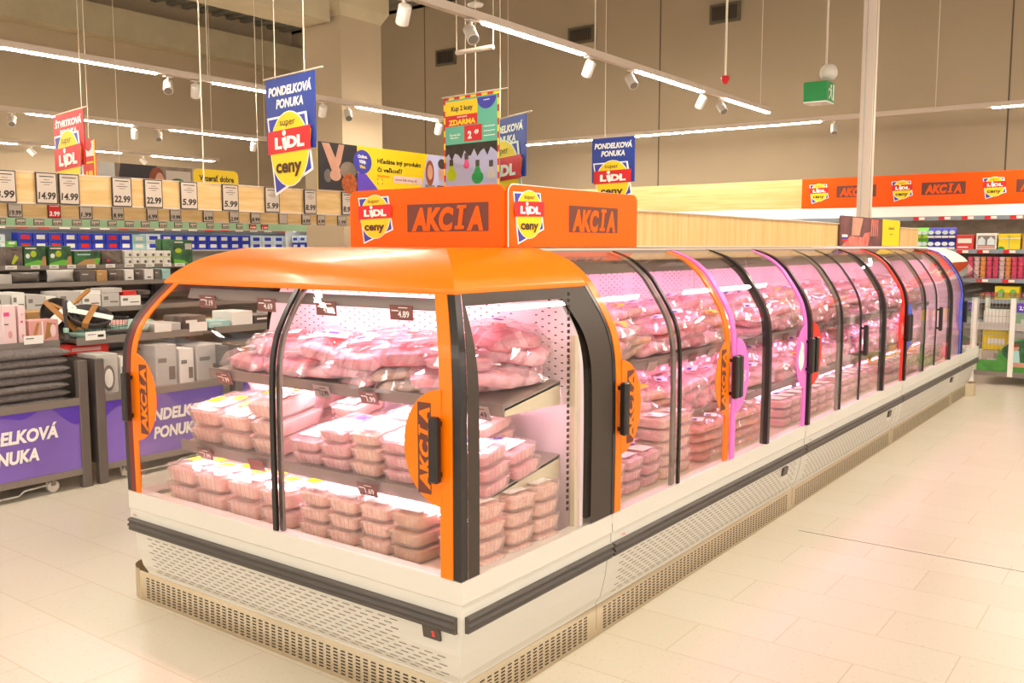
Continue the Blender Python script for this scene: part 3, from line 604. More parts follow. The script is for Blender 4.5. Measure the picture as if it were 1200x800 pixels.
def akcia_sign(F, w, h, label, lcx, lw, ax0, ax1, az0, az1):
    t = thing('promotion_sign', label, 'sign', F.p(w/2, 0, 0), group='orange signs on the end cabinet')
    mb = MB(); mb.fslab(F, rounded(w, h, .035), 'ored', .012); p_ = mb.build('panel', t)
    mb = MB(); mb.tube([F.p(0, 0, .001)]+[F.p(x, y, .001) for x, y in rounded(w, h, .035)[2:][::-1]][:7]+[F.p(.035, h, .001)], .0022, 'wht', 5); mb.build('white_edge', t) if F.u.y > .5 else None
    mb = MB(); logo(mb, F, lcx, h*.53, lw); mb.build('logo', t)
    mb = MB(); mb.frect(F, ax0, az0, ax1, az1, 'brown', .0012); akcia(mb, F, (ax0+ax1)/2, (az0+az1)/2, (az1-az0)*.84, (ax1-ax0)*.88, 'ored', .0024); mb.build('lettering', t)
F = fr_front(xl, SY, 1.500); akcia_sign(F, w1, .235, 'orange promotion sign facing the aisle, left one on the end cabinet', w1*.185, .19, w1*.405, w1*.915, .06, .17)
F = fr_right(SX, SY+.012, 1.500); w2 = on_x(746, 292, SX).y-SY-.012
akcia_sign(F, w2, .235, 'orange promotion sign turned to the side aisle, right one on the end cabinet', w2*.135, .195, w2*.42, w2*.82, .06, .17)
# meat picture panel on the header
a, b = on_x(985, 270, HX+.02), on_x(1055, 270, HX+.02); zt = on_x(985, 252, HX+.02).z
F = fr_right(HX+.02, a.y, 1.507); W, Hh = b.y-a.y, zt-1.507
t = thing('picture_sign', 'brown and yellow meat picture sign on the oak header by the white pole', 'sign', F.p(W/2, 0, 0))
mb = MB(); mb.fslab(F, rounded(W, Hh, .02), 'meatph', .012); mb.build('panel', t)
mb = MB(); mb.frect(F, W*.66, 0, W*.985, Hh*.99, 'yellow', .001); mb.ftext(F, 'Z domu sa dá', W*.82, Hh*.68, Hh*.11, 'dk', .003, maxw=W*.26); mb.ftext(F, 'chutne variť', W*.82, Hh*.45, Hh*.06, 'dkb', .003, maxw=W*.22); mb.build('yellow_field', t)
mb = MB(); mb.fpoly(F, [(W*.16, Hh*.36), (W*.28, Hh*.36), (W*.33, Hh*.96), (W*.17, Hh*.96)], 'skin', .001); mb.fpoly(F, [(W*.02, .001), (W*.42, .001), (W*.45, Hh*.5), (W*.36, Hh*.45), (W*.33, Hh*.3), (W*.14, Hh*.34)], 'salmonph', .0015)
for i in range(4): mb.fpoly(F, [(W*(.46+.035*i), Hh*.35), (W*(.475+.035*i), Hh*.35), (W*(.49+.03*i), Hh*.95), (W*(.465+.03*i), Hh*.95)], 'salmonph', .0012)
mb.frect(F, W*.02, Hh*.30, W*.10, Hh*.38, 'wht', .002); mb.frect(F, W*.02, Hh*.23, W*.10, Hh*.30, 'bluep', .002); mb.frect(F, W*.02, Hh*.15, W*.10, Hh*.23, 'lred', .002); mb.build('picture', t)
# white service pole
p = on_x(1012, 262, -2.5); mb = MB(); mb.box((p.x-.055, p.y-.055, hzt+.008), (p.x+.055, p.y+.055, 7.0), 'track'); mb.box((p.x+.055, p.y-.035, hzt+.008), (p.x+.062, p.y-.028, 7.0), 'wire'); mb.box((p.x-.02, p.y-.062, hzt+.008), (p.x-.012, p.y-.055, 7.0), 'wire')
tag(mb.build('service_pole', loc=(p.x, p.y, hzt+.008)), 'square white service pole rising from the cabinets behind the picture sign', 'pole')
# ================================================================== packs of meat
def bumpgrid(mb, w, d, z, h, m, nx=7, ny=6, seed=0, amp=.012, freq=22, r=.8):
    vs = []; fs = []
    for j in range(ny+1):
        for i in range(nx+1):
            u, v = i/nx*2-1, j/ny*2-1; e = max(0, 1-u**6)*max(0, 1-v**6)
            x, y = u*w/2, v*d/2; nz = noise.noise(Vector((x*freq, y*freq, seed)))
            vs.append((x, y, z+h*e**.6*r+amp*nz*e))
    for j in range(ny):
        for i in range(nx): a = j*(nx+1)+i; fs.append((a, a+1, a+nx+2, a+nx+1))
    return mb.add(vs, fs, m, True)
def tray_proto(name, w, d, h, meatm, seed, labels, traym='tray', lumps=0):
    t = thing(name, 'x', 'meat pack')
    mb = MB(); L = lambda a, z, r=.02: [(x, y, z) for x, y in rrect(w*a, d*(1-(1-a)*w/d), r)]
    mb.loft([L(.86, .001), L(.95, h*.55, .022), L(.955, h-.006, .022), L(1.0, h-.005, .022), L(1.0, h-.002, .022)], traym, cap=False)
    b = L(.86, .001); mb.add(b, [tuple(reversed(range(len(b))))], traym)
    for s_ in (-1, 1):
        for i in range(5):
            x = w*(-.3+.15*i); mb.tube([(x, s_*d*.455, .008), (x, s_*d*.478, h-.01)], .0012, traym, 4, cap=False)
    o1 = mb.build('tray', t)
    mb = MB(); ll = [[(x*k, y*k, z) for x, y in rrect(w*.9, d*.9, .025)] for k, z in ((.90, .004), (1.0, h*.5), (1.0, h*.72))]
    mb.loft(ll, meatm, smooth=True); bumpgrid(mb, w*.9, d*.9, h*.70, h*.22, meatm, seed=seed, amp=h*.16, freq=30 if lumps else 18)
    o2 = mb.build('meat', t)
    mb = MB(); F = Fr((0, 0, h-.001), (1, 0, 0), (0, 1, 0)); mb.fpoly(F, rrect(w*.97, d*.97, .02), 'film'); o3 = mb.build('film', t)
    mb = MB()
    for x0, y0, x1, y1, m in labels: mb.frect(F, x0*w, y0*d, x1*w, y1*d, m, .0012)
    o4 = mb.build('label_sticker', t)
    return reg(t, o1, o2, o3, o4)
def pillow_proto(name, w, d, h, meatm, seed, stick='paper'):            # film pouch with crumpled edges round uneven lumps of meat
    t = thing(name, 'x', 'meat pack'); rr = random.Random(seed)
    mb = MB(); ll = []
    for k, z in ((.86, 0), (.95, h*.15), (.97, h*.5), (.93, h*.68)):
        ll.append([(x*k*(1+.07*noise.noise(Vector((x*16, y*16, seed+z*20)))), y*k*(1+.07*noise.noise(Vector((x*14, y*14, seed+5)))), z) for x, y in rrect(w, d, min(w, d)*.2, 4)])
    mb.loft(ll, meatm, smooth=True); mb.add(ll[0], [tuple(reversed(range(len(ll[0]))))], meatm)
    bumpgrid(mb, w*.93, d*.93, h*.60, h*.30, meatm, 10, 8, seed=seed, amp=h*.32, freq=15)
    o1 = mb.build('meat', t)
    mb = MB(); nx, ny = 11, 9; vs = []; fs = []
    for j in range(ny+1):
        for i in range(nx+1):
            u, v = i/nx*2-1, j/ny*2-1; x, y = u*w*.57, v*d*.60; e = max(0, 1-abs(u)**5)*max(0, 1-abs(v)**5)
            z = h*.30+(h*.86)*min(1, e*1.5)+.012*noise.noise(Vector((x*32, y*32, seed+9)))+.005*rr.uniform(-1, 1)
            vs.append((x+.006*rr.uniform(-1, 1), y+.006*rr.uniform(-1, 1), max(z, .004)))
    for j in range(ny):
        for i in range(nx): a = j*(nx+1)+i; fs.append((a, a+1, a+nx+2)); fs.append((a, a+nx+2, a+nx+1))
    mb.add(vs, fs, 'pouch', False); o2 = mb.build('film', t)
    mb = MB(); F = Fr((0, 0, h*1.17+.012), (1, 0, 0), (0, 1, 0)); q = lambda x, y: (x*.8-y*.3, x*.3+y*.8)
    mb.fpoly(F, [q(-.06, -.035), q(.05, -.035), q(.05, .04), q(-.06, .04)], stick); mb.fpoly(F, [q(-.05, .0), q(.0, .0), q(.0, .03), q(-.05, .03)], 'bluep' if stick == 'paper' else 'lred', .0008); o3 = mb.build('label_sticker', t)
    return reg(t, o1, o2, o3)
YL = [(-.42, -.12, -.12, .14, 'yellow'), (-.05, -.3, .40, .05, 'paper'), (.05, .1, .35, .3, 'yellow')]
WL = [(-.38, -.34, .30, .08, 'paper'), (-.3, -.05, -.05, .05, 'dkb')]
BL = [(-.36, -.3, .36, .15, 'paper'), (.0, .16, .3, .34, 'bluep')]
PROTO = {
    'chicken_tray': (tray_proto('chicken_tray', .185, .26, .075, M['chicken'], 1, YL), 'clear tray of pale chicken'),
    'mince_tray': (tray_proto('minced_meat_tray', .142, .20, .056, M['mince'], 2, WL, lumps=1), 'clear tray of minced meat'),
    'pork_tray': (tray_proto('pork_tray', .150, .20, .052, M['pork'], 3, BL), 'clear tray of pink pork'),
    'dark_tray': (tray_proto('dark_meat_tray', .17, .24, .05, M['beef'], 4, [(-.4, -.35, .4, .35, 'pinkbox'), (-.2, -.1, .2, .1, 'yellow')], traym='dtray'), 'purple tray of sliced meat'),
    'dark_mince': (tray_proto('brown_meat_tray', .142, .20, .056, M['sausage'], 5, WL, lumps=1), 'clear tray of brownish meat'),
    'pork_pouch': (pillow_proto('pork_pouch', .25, .19, .05, M['pork'], 11), 'crumpled clear pouch of pink pork'),
    'beef_pouch': (pillow_proto('beef_pouch', .28, .20, .065, M['beef'], 12), 'crumpled clear pouch of red beef'),
    'sausage_pouch': (pillow_proto('sausage_pouch', .24, .15, .04, M['sausage'], 13, 'yellow'), 'clear pouch of tan sausages'),
    'salmon_pouch': (pillow_proto('salmon_pouch', .26, .15, .035, M['salmon'], 14), 'clear pouch of orange salmon'),
}
USED = set()
def pack(kind, loc, rot, tail, group):
    o, base = PROTO[kind]
    lab = base+', '+tail
    w = lab.split()
    if len(w) > 16: lab = ' '.join(w[:16])
    if kind not in USED:
        USED.add(kind); o.location = loc; o.rotation_euler = rot; o['label'] = lab; o['group'] = group; return o
    return dup(o, loc, rot, lab, group)
HT = {'chicken_tray': .076, 'mince_tray': .057, 'pork_tray': .053, 'dark_tray': .051, 'dark_mince': .057}
LV = ['bottom', 'second up', 'third up', 'fourth up', 'fifth up', 'sixth up']
def stack(kind, x, y, z, n, rz, tilt, where, group, jit=.006):
    # tilt = (rx, ry) of the shelf it stands on
    for i in range(n):
        up = Euler((tilt[0], tilt[1], 0)).to_matrix() @ Vector((0, 0, HT[kind]*i))
        e = Matrix.Rotation(tilt[0], 3, 'X') @ Matrix.Rotation(tilt[1], 3, 'Y') @ Matrix.Rotation(rz+R_.uniform(-.04, .04), 3, 'Z')
        pack(kind, Vector((x+R_.uniform(-jit, jit), y+R_.uniform(-jit, jit), z))+up, e.to_euler(), f'{where}, {LV[i]}' if n > 1 else where, group)
# --- end cabinet, bottom deck (front row then back row)
dz = .464
G = 'packs on the deck of the end cabinet'
def deck_row(y, nm):
    for i in range(4): stack('dark_tray' if (i == 0 and nm == 'back') else 'chicken_tray', -3.27+.194*i, y+.02, dz, 2, 0, (0, 0), f'end cabinet deck, {nm} row, {ORD[i]} stack', G)
    for i in range(4): stack('mince_tray' if i < 3 else 'dark_mince', -2.485+.150*i, y, dz, 3, 0, (0, 0), f'end cabinet deck, {nm} row, {ORD[i]} stack', G)
deck_row(2.25, 'front'); deck_row(2.515, 'back')
for i in range(3): stack('mince_tray', -1.83, 2.24+.155*i+.03, dz, 4, math.pi/2, (0, 0), f'end cabinet deck, right end, {ORD[i]} from corner', G)
# --- end cabinet shelves (tilted: front edge lower)
ta = math.atan2(.15, 1)
def sh2(y): return .686+(y-2.25)*.15
def sh1(y): return .976+(y-2.40)*.15
G = 'packs on the lower shelf of the end cabinet'
for i in range(3): stack('chicken_tray', -3.26+.198*i, 2.385, sh2(2.385), 2 if i != 2 else 3, 0, (ta, 0), f'lower shelf of end cabinet, {ORD[i]} stack', G)
for i in range(2): stack('chicken_tray', -3.20+.22*i, 2.65, sh2(2.65), 3, 0, (ta, 0), f'lower shelf of end cabinet, back, {ORD[i]} stack', G)
for i in range(5):
    stack(('pork_tray', 'pork_tray', 'mince_tray', 'pork_tray', 'pork_tray')[i], -2.635+.159*i, 2.355, sh2(2.355), (2, 3, 3, 3, 3)[i], 0, (ta, 0), f'lower shelf of end cabinet, front, {ORD[i]} stack', G)
    stack('mince_tray', -2.635+.159*i, 2.565, sh2(2.565), (3, 2, 3, 3, 3)[i], 0, (ta, 0), f'lower shelf of end cabinet, back, {ORD[i]} stack', G)
for i in range(2): stack('pork_tray', -1.87, 2.34+.165*i, sh2(2.34+.165*i), 3 if i == 0 else 2, math.pi/2, (ta, 0), f'lower shelf of end cabinet, right end, {ORD[i]}', G)
G = 'pouches on the upper shelf of the end cabinet'
def heap(kinds, pts, where, group, face='f'):
    for i, (x, y, z, k) in enumerate(pts):
        e = Euler((R_.uniform(-.20, .20)+(ta if face == 'f' else 0), R_.uniform(-.20, .20)+(ta if face == 'r' else 0), R_.uniform(-.6, .6)+(0 if face == 'f' else math.pi/2)))
        pack(k, (x, y, z), e, where(i), group)
pts = []
for lay in range(4):
    for i in range(8):
        x = -2.70+.108*i+R_.uniform(-.03, .03)+(.05 if lay % 2 else 0)
        for r_ in range(2):
            y = 2.49+.15*r_+R_.uniform(-.012, .012)
            if (lay == 3 and (r_ == 0 or i < 5)) or i % 2 != (lay+r_) % 2: continue
            pts.append((min(x, -1.94), y, sh1(y)+.042*lay+(.010*r_), ('pork_pouch', 'pork_pouch', 'beef_pouch', 'pork_pouch', 'sausage_pouch')[R_.randrange(5)]))
def upper(i):
    x, y, z, k = pts[i]; lay = int(round((z-sh1(y))/.044)); c = sorted(p[0] for p in pts if abs(p[2]-z) < .03).index(x)
    return f'end cabinet upper shelf heap, layer {lay+1}, {ORD[c]} from left'
heap(None, pts, upper, G)
for i, (x, y, l, k) in enumerate(((-3.20, 2.52, 0, 'beef_pouch'), (-2.93, 2.51, 0, 'beef_pouch'), (-3.04, 2.56, 1, 'beef_pouch'), (-3.2, 2.64, 1, 'pork_pouch'), (-2.86, 2.6, 1, 'pork_pouch'))):
    pack(k, (x, y, sh1(y)+.060*l), (ta, 0, .2*(i % 3-1)), f'end cabinet upper shelf, left part, {ORD[i]} pack', G)
# --- side cabinets
def side_case(c, y0, y1, kinds, dens, nm):
    G = f'packs in the {nm} side cabinet'
    n = int((y1-y0-.12)/.158)
    for i in range(n):
        y = y0+.10+.158*i
        if abs(y-(y0+y1)/2) < .082: continue
        k, cnt = kinds(i)
        if k.endswith('pouch'):
            for l in range(cnt): pack(k, (-1.93, y, dz+.045*l), (0, .0, math.pi/2+R_.uniform(-.25, .25)), f'deck of {nm} side cabinet, {ORD[i]} pile, {LV[l]}', G)
        else:
            stack(k, -1.93, y, dz, cnt, math.pi/2, (0, 0), f'deck of {nm} side cabinet, {ORD[i]} stack', G)
            if dens > 1 and i % 2 == 0: stack(k, -2.19, y+.03, dz, cnt, math.pi/2, (0, 0), f'deck of {nm} side cabinet, back row, {ORD[i]} stack', G)
    tb = -math.atan2(.055, .38)
    shz = lambda x, zf: zf+.006+(-x-2.01)*.145
    for zf, sn, lays in ((.66, 'lower', 4 if dens > 1 else 3), (.975, 'upper', 4)):
        m = int((y1-y0-.2)/.20)
        for l in range(lays):
            for i in range(m):
                for r_ in range(2):
                    if r_ == 0 and l == lays-1: continue
                    if r_ == 1 and l == 0 and dens < 2: continue
                    if (sn == 'upper') and r_ == 0 and l > 0 and i % 3 == 1: continue
                    x = -2.11-.15*r_; y = y0+.14+.20*i+R_.uniform(-.02, .02)+(.05 if l % 2 else 0)
                    kk = ('pork_pouch', 'pork_pouch', 'beef_pouch', 'sausage_pouch', 'pork_pouch')[(i*3+l*5+r_*2+int(zf*10)) % 5]
                    pack(kk, (x, min(y, y1-.15), shz(x, zf)+.047*l), (R_.uniform(-.12, .12), -tb*-1+R_.uniform(-.1, .1), math.pi/2+R_.uniform(-.4, .4)), f'{nm} side cabinet, {sn} shelf, {ORD[i]} along, {("front","back")[r_]}, layer {l+1}', G)
side_case(t0, CY1+.02, CY1+ML, lambda i: ('pork_tray', 3) if i < 4 else (('mince_tray', 5) if i < 7 else ('salmon_pouch', 4)), 2, 'nearest')
side_case(t1, CY1+ML, CY1+2*ML, lambda i: ('pork_tray', 3), 1, 'middle')
side_case(t2, CY1+2*ML, CY1+3*ML, lambda i: ('chicken_tray', 2), 1, 'farthest')
# far end: green packets, stacked facing the side pane
k = 0
for z, n in ((.70, 4), (.95, 4), (1.17, 3)):
    zz = z+.012
    for i in range(n):
        for j in range(2):
            mb = MB(); x = CX1-.24-.05*(k == 2); y = YF+.20+.15*i; mb.bbox((x-.07, y-.065, zz+.075*j), (x+.07, y+.065, zz+.073+.075*j), .012, ('emerald', 'gpack', 'yel2')[(i+k+j) % 3]); mb.frect(fr_right(x+.0705, y, zz+.037+.075*j), -.045, -.02, .045, .02, 'whpack')
            tag(mb.build('sausage_packet', loc=(x, y, zz)), f'packet in the far end cabinet, {("lower", "middle", "upper")[k]} shelf, {ORD[i]} along, {("lower", "upper")[j]} layer', 'meat pack', 'packets in the far end cabinet')
    k += 1
# --- price tickets clipped to the rails
def ticket(F, txt, colr, label, w=.075, h=.04, light=False):
    mb = MB(); mb.fslab(F, [(-w/2, -h/2), (w/2, -h/2), (w/2, h/2), (-w/2, h/2)], colr, .003)
    t = mb.build('price_ticket', loc=F.p(0, 0, 0)); tag(t, label, 'price tag', 'price tickets on the cabinet shelves')
    if txt:
        m2 = MB(); m2.ftext(F, txt, .012, -.004, h*.42, 'wht' if not light else 'dk', .0015, maxw=w*.55, bold=.02); m2.frect(F, -w*.42, h*.08, -w*.10, h*.16, 'wht' if not light else 'dk', .001); m2.frect(F, -w*.1, h*.3, w*.3, h*.36, 'wht' if not light else 'dk', .001); m2.build('lettering', t)
    return t
for px, py, tx in ((243, 358, '7.19'), (312, 363, '4.69'), (382, 366, '4.69'), (470, 372, '4.89')):
    p = on_y(px, py, 2.182); ticket(Fr((p.x, 2.182, 1.288), (1, 0, 0), (0, -.08, 1)), tx, 'tagred', f'brown price ticket {tx} on the top rail, leftmost' if px < 300 else (f'brown price ticket {tx} on the top rail left of the door gap' if px < 330 else f'brown price ticket {tx} on the top rail, just right of the door gap' if px < 400 else f'brown price ticket {tx} on the top rail near the right orange strip'), w=.10, h=.05)
for px, py, tx, c in ((262, 437, '7.99', 'tagred'), (377, 455, '12.99', 'taglight'), (432, 463, '1.99', 'tagred'), (561, 480, '1.49', 'taglight')):
    p = on_y(px, py, 2.375); ticket(Fr((p.x, 2.375, .948), (1, 0, 0), (0, -.35, 1)), tx, c, f'price ticket {tx} on the upper shelf edge of the end cabinet', light=c == 'taglight', w=.09, h=.05)
for px, py, tx in ((240, 525, '7.99'), (300, 540, ''), (430, 565, '1.69')):
    p = on_y(px, py, 2.225); ticket(Fr((p.x, 2.225, .658), (1, 0, 0), (0, -.35, 1)), tx, 'tagred', f'brown price ticket {tx} on the lower shelf edge of the end cabinet' if tx else 'blank brown price ticket on the lower shelf edge, by the door gap', w=.09, h=.05)
for ci, (y0, nm, n) in enumerate(((CY1, 'nearest', 9), (CY1+ML, 'middle', 8), (CY1+2*ML, 'farthest', 7))):
    for si, (z, xx) in enumerate(((.948, -1.993), (.633, -1.993))):
        for i in range(n if si == 0 else 5):
            y = y0+.2+(ML-.4)*i/(n-1 if si == 0 else 4); ticket(Fr((xx, y, z), (0, 1, 0), (.3, 0, 1)), '', ('taglight', 'tagred', 'tagred')[(i+si) % 3], f'price ticket, {("upper", "lower")[si]} shelf edge of {nm} side cabinet, {ORD[i]} from near end', w=.085, h=.045)
# ================================================================== non-food aisles on the left
def price_card(F, w, h, price, label, group, red=False, detail=True):
    t = thing('price_card', label, 'price card', F.p(w/2, 0, 0), group=group)
    mb = MB(); mb.fslab(F, [(0, 0), (w, 0), (w, h), (0, h)], 'cardframe', .008); mb.build('frame', t)
    mb = MB(); b = .007; mb.frect(F, b, b, w-b, h-b, 'lred' if red else 'card', .001); ink = 'wht' if red else 'dk'
    mb.frect(F, w*.16, h*.86, w*.84, h*.89, ink, .002)
    if detail:
        mb.frect(F, w*.36, h*.76, w*.64, h*.775, ink, .002); mb.frect(F, w*.22, h*.68, w*.78, h*.70, ink, .002); mb.frect(F, w*.35, h*.61, w*.65, h*.625, ink, .002)
    if price: mb.ftext(F, price, w/2, h*(.27 if detail else .34), h*(.23 if detail else .34), ink, .002, w=w*.82, bold=.035, shear=.1)
    mb.build('printed_card', t); return t
def board(name, label, X, y0, y1, z0, z1, m, wires, cat='header'):
    t = thing(name, label, cat, (X-.02, (y0+y1)/2, z0))
    mb = MB(); mb.box((X-.04, y0, z0), (X, y1, z1), m); mb.build('panel', t)
    mb = MB(); mb.box((X-.045, y0, z0-.012), (X+.004, y1, z0), 'track'); mb.box((X-.045, y0, z1), (X+.004, y1, z1+.008), 'track'); mb.build('edge_trim', t)
    for y in wires:
        mb = MB(); mb.tube([(X-.02, y, z1), (X-.02, y, 6.95)], .005, 'cable', 5); mb.build('hanger_wire', t)
    return t
B1, B2, B3 = -6.0, -9.2, -12.8
z1a, z1b = 1.785, 1.972
board('header_board', 'nearest oak price board hanging above the left display bins', B1, -.5, 10.9, z1a, z1b, 'wood2', [on_x(241, 216, B1).y])
board('header_board', 'second oak price board, behind and below the nearest one', B2, 1, 12, 1.792, 1.965, 'wood2', [on_x(305, 235, B2).y])
board('header_board', 'mint green price board, lowest and farthest of the three', B3, 3, 13, 1.785, 1.90, 'green_b', [on_x(143, 245, B3).y])
def cards(X, zb, h, data, group, where, detail=True):
    for i, (a, b, pr, red) in enumerate(data):
        ya, yb = on_x(a, 230, X+.01).y, on_x(b, 230, X+.01).y
        same = [d for d in data if d[2] == pr and d[3] == red]
        nth = '' if len(same) == 1 else f', {ORD[same.index((a, b, pr, red))]} of {len(same)} from left'
        price_card(fr_right(X+.016, ya, zb), yb-ya, h, pr, f'{"red" if red else "black-framed grey"} price card {pr or "without a price"} on the {where}{nth}', group, red, detail)
cards(B1, 1.777, .20, [(-8, 19, '3.99', 0), (42, 67, '14.99', 0), (69, 93, '14.99', 0), (131, 154, '22.99', 0), (169, 190, '22.99', 0), (211, 231, '5.99', 0), (260, 279, '5.99', 0), (310, 327, '5.99', 0), (356, 370, '8.99', 0), (400, 414, '8.99', 0)], 'price cards on the nearest oak board', 'nearest oak board')
cards(B2, 1.786, .135, [(8, 25, '19.99', 0), (55, 70, '3.99', 1), (92, 107, '1.99', 0), (130, 144, '8.99', 0), (171, 184, '6.99', 0), (198, 211, '19.99', 0), (237, 249, '4.99', 0), (268, 279, '2.99', 0), (293, 304, '8.99', 0), (326, 336, '', 0), (353, 363, '4.99', 0), (371, 380, '4.99', 0), (395, 405, '1.99', 0)], 'price cards on the second oak board', 'second oak board', False)
pr3 = ['19.99', '29.99', '39.99', '19.99', '16.99', '3.99', '17.99', '12.99', '12.99', '19.99', '10.99', '9.99', '4.49', '4.99', '2.99', '1.99']
px3 = [(-2, 5), (17, 28), (38, 50), (60, 71), (83, 94), (105, 115), (125, 135), (145, 155), (164, 174), (185, 194), (203, 212), (221, 229), (241, 249), (259, 267), (276, 283), (380, 386)]
cards(B3, 1.80, .08, [(a, b, p, 0) for (a, b), p in zip(px3, pr3)]+[(291, 299, '7.99', 1), (305, 313, '1.99', 1)], 'price cards on the mint board', 'mint green board', False)
# --- wheeled display bins
BX = -5.5
def bin_(y0, y1, label, text_y, dark):
    t = thing('display_bin', label, 'display bin', (BX-.5, (y0+y1)/2, 0), group='purple display bins')
    for i, y in enumerate((y0+.03, y1-.03)):
        mb = MB(); mb.bbox((BX-.05, y-.03, .0), (BX, y+.03, .80), .004, 'dgrey'); mb.build('post', t)
        mb = MB(); mb.bbox((BX-1.05, y-.03, .0), (BX-1.0, y+.03, .80), .004, 'dgrey'); mb.build('post', t)
        mb = MB(); mb.box((BX-.58, y-.02, .5), (BX-.54, y+.02, .88), 'dgrey'); mb.build('upright', t)
    mb = MB(); mb.box((BX-.035, y0+.06, .125), (BX-.012, y1-.06, .525), 'purple'); p_ = mb.build('front_panel', t)
    F = fr_right(BX-.011, y0+.06, .125); W, H = y1-y0-.12, .40
    mb = MB(); pts = [(W*i/24, H*(.86+.08*math.sin(i*.75)-.12*math.sin(i*.3+dark))) for i in range(25)]; mb.fpoly(F, pts+[(W, H), (0, H)], 'purple_d', .0008)
    mb.ftext(F, 'PONDELKOVÁ', text_y-y0-.06, H*.66, .08, 'wht', .002, w=.60, shear=.15, bold=.045); mb.ftext(F, 'PONUKA', text_y-y0-.06, H*.36, .08, 'wht', .002, w=.36, shear=.15, bold=.045); mb.build('lettering', p_)
    mb = MB(); mb.box((BX-.04, y0+.06, .085), (BX-.005, y1-.06, .125), 'grey'); mb.box((BX-.04, y0+.06, .525), (BX-.002, y1-.06, .57), 'grey'); mb.build('rail', t)
    mb = MB(); mb.box((BX-1.03, y0+.01, .47), (BX-.05, y1-.01, .525), 'grey'); mb.build('floor_board', t)
    for y in (y0+.005, y1-.015):
        mb = MB(); mb.box((BX-1.0, y, .13), (BX-.05, y+.01, .80), 'dgrey'); mb.build('side_panel', t)
    mb = MB(); mb.box((BX-1.0, y0+.03, .88), (BX-.27, y1-.03, .90), 'dgrey'); mb.box((BX-.275, y0+.03, .865), (BX-.262, y1-.03, .915), 'grey'); sh_ = mb.build('shelf', t)
    mb = MB(); mb.box((BX-1.0, y0+.03, .785), (BX-.32, y1-.03, .80), 'dgrey'); mb.build('shelf', t)
    for x, y in ((BX-.07, y0+.22), (BX-.07, y1-.22)):
        mb = MB(); mb.tube([(x-.012, y, .036), (x+.012, y, .036)], .036, 'caster', 16); mb.box((x-.018, y-.012, .04), (x+.018, y+.012, .09), 'grey'); mb.build('caster', t)
    mb = MB(); mb.tube([(BX-.02, y0+.15, .085), (BX-.01, y0+.15, .03), (BX-.01, y0+.55, .03), (BX-.01, y0+.58, .055), (BX-.02, y0+.72, .06), (BX-.02, y0+.72, .085)], .006, 'wire', 6); mb.build('foot_wire', t)
    return t
bin_(2.0, 3.0, 'purple display bin holding the stack of grey towels', 2.50, 0)
bin_(3.05, 4.05, 'purple display bin behind the left edge of the end cabinet', 3.62, 2)
bin_(4.10, 5.10, 'purple display bin seen only through the cabinet glass, after two others', 4.6, 3)
def gbox(name, label, X, pa, pb, depth, m, z0=None, z1=None, group=None, deco=None, cat='box', y0=None, y1=None):     # box whose front face stands at X
    a, b = on_x(pa[0], pa[1], X), on_x(pb[0], pb[1], X)
    z0 = b.z if z0 is None else z0; z1 = a.z if z1 is None else z1; ya, yb = (a.y, b.y) if y0 is None else (y0, y1)
    t = thing(name, label, cat, (X-depth/2, (ya+yb)/2, z0), group=group)
    mb = MB(); mb.bbox((X-depth, ya, z0), (X, yb, z1), min(.004, depth*.1), m); mb.build('carton', t)
    if deco:
        mb = MB(); F = fr_right(X+.0005, ya, z0); W, H = yb-ya, z1-z0
        for d in deco:
            if d[0] == 'e': mb.fell(F, d[1]*W, d[2]*H, d[3]*W, d[4]*H, d[5], .001*(d[6] if len(d) > 6 else 1), 14)
            elif d[0] == 'p': mb.fpoly(F, [(x*W, y*H) for x, y in d[1]], d[2], .001*(d[3] if len(d) > 3 else 1))
            else: mb.frect(F, d[1]*W, d[2]*H, d[3]*W, d[4]*H, d[5], .001*(d[6] if len(d) > 6 else 1))
        mb.build('print', t)
    return t
# towels: folded, stacked
zt = .527
for i in range(7):
    h = .05; mb = MB(); y0, y1 = 2.16, 2.93-.012*(i % 3); x0, x1 = BX-.30, BX-.055-.008*(i % 2); ll = []
    for y in [y0+(y1-y0)*k/14 for k in range(15)]:
        w = .006*noise.noise(Vector((y*7, i*3.1, 0))); e = min(1, (y1-y)/.05+.35, (y-y0)/.05+.35)
        ll.append([(x0, y, zt+h*.1), (x1-.03, y, zt+h*.5-h*.49*e), (x1-.008+w, y, zt+h*.5-h*.3*e), (x1+w, y, zt+h*.5), (x1-.008+w, y, zt+h*.5+h*.3*e), (x1-.03, y, zt+h*.5+h*.48*e+w), (x0, y, zt+h*.95+w)])
    mb.loft(ll, 'towel', cap=True, smooth=True)
    tag(mb.build('folded_towel', loc=((x0+x1)/2, (y0+y1)/2, zt)), f'folded dark grey terry towel in the left purple bin, {LV[i] if i < 6 else "topmost"} of the stack', 'towel', 'stack of folded grey towels'); zt += h+.0005
K = [('r', .08, .72, .5, .82, 'magenta'), ('e', .5, .25, .16, .1, 'rose'), ('r', .1, .5, .4, .53, 'dkb')]
gbox('appliance_box', 'white box with a grey kettle picture in the second purple bin', BX-.10, (112, 416), (140, 463), .3, 'lgrey', z0=.527, deco=[('e', .55, .45, .28, .3, 'grey'), ('e', .55, .45, .2, .22, 'paper', 2), ('r', .1, .85, .5, .9, 'aqua')])
gbox('appliance_box', 'narrow white box beside the kettle box in the second purple bin', BX-.10, (141, 418), (152, 463), .3, 'paper', z0=.527, deco=[('r', .1, .6, .6, .75, 'grey')])
gbox('red_carton', 'long red carton on the inner shelf above the towels', BX-.33, (26, 408), (128, 416), .12, 'redbox', z0=.802, z1=.862, deco=[('r', .55, .3, .9, .7, 'rose')])
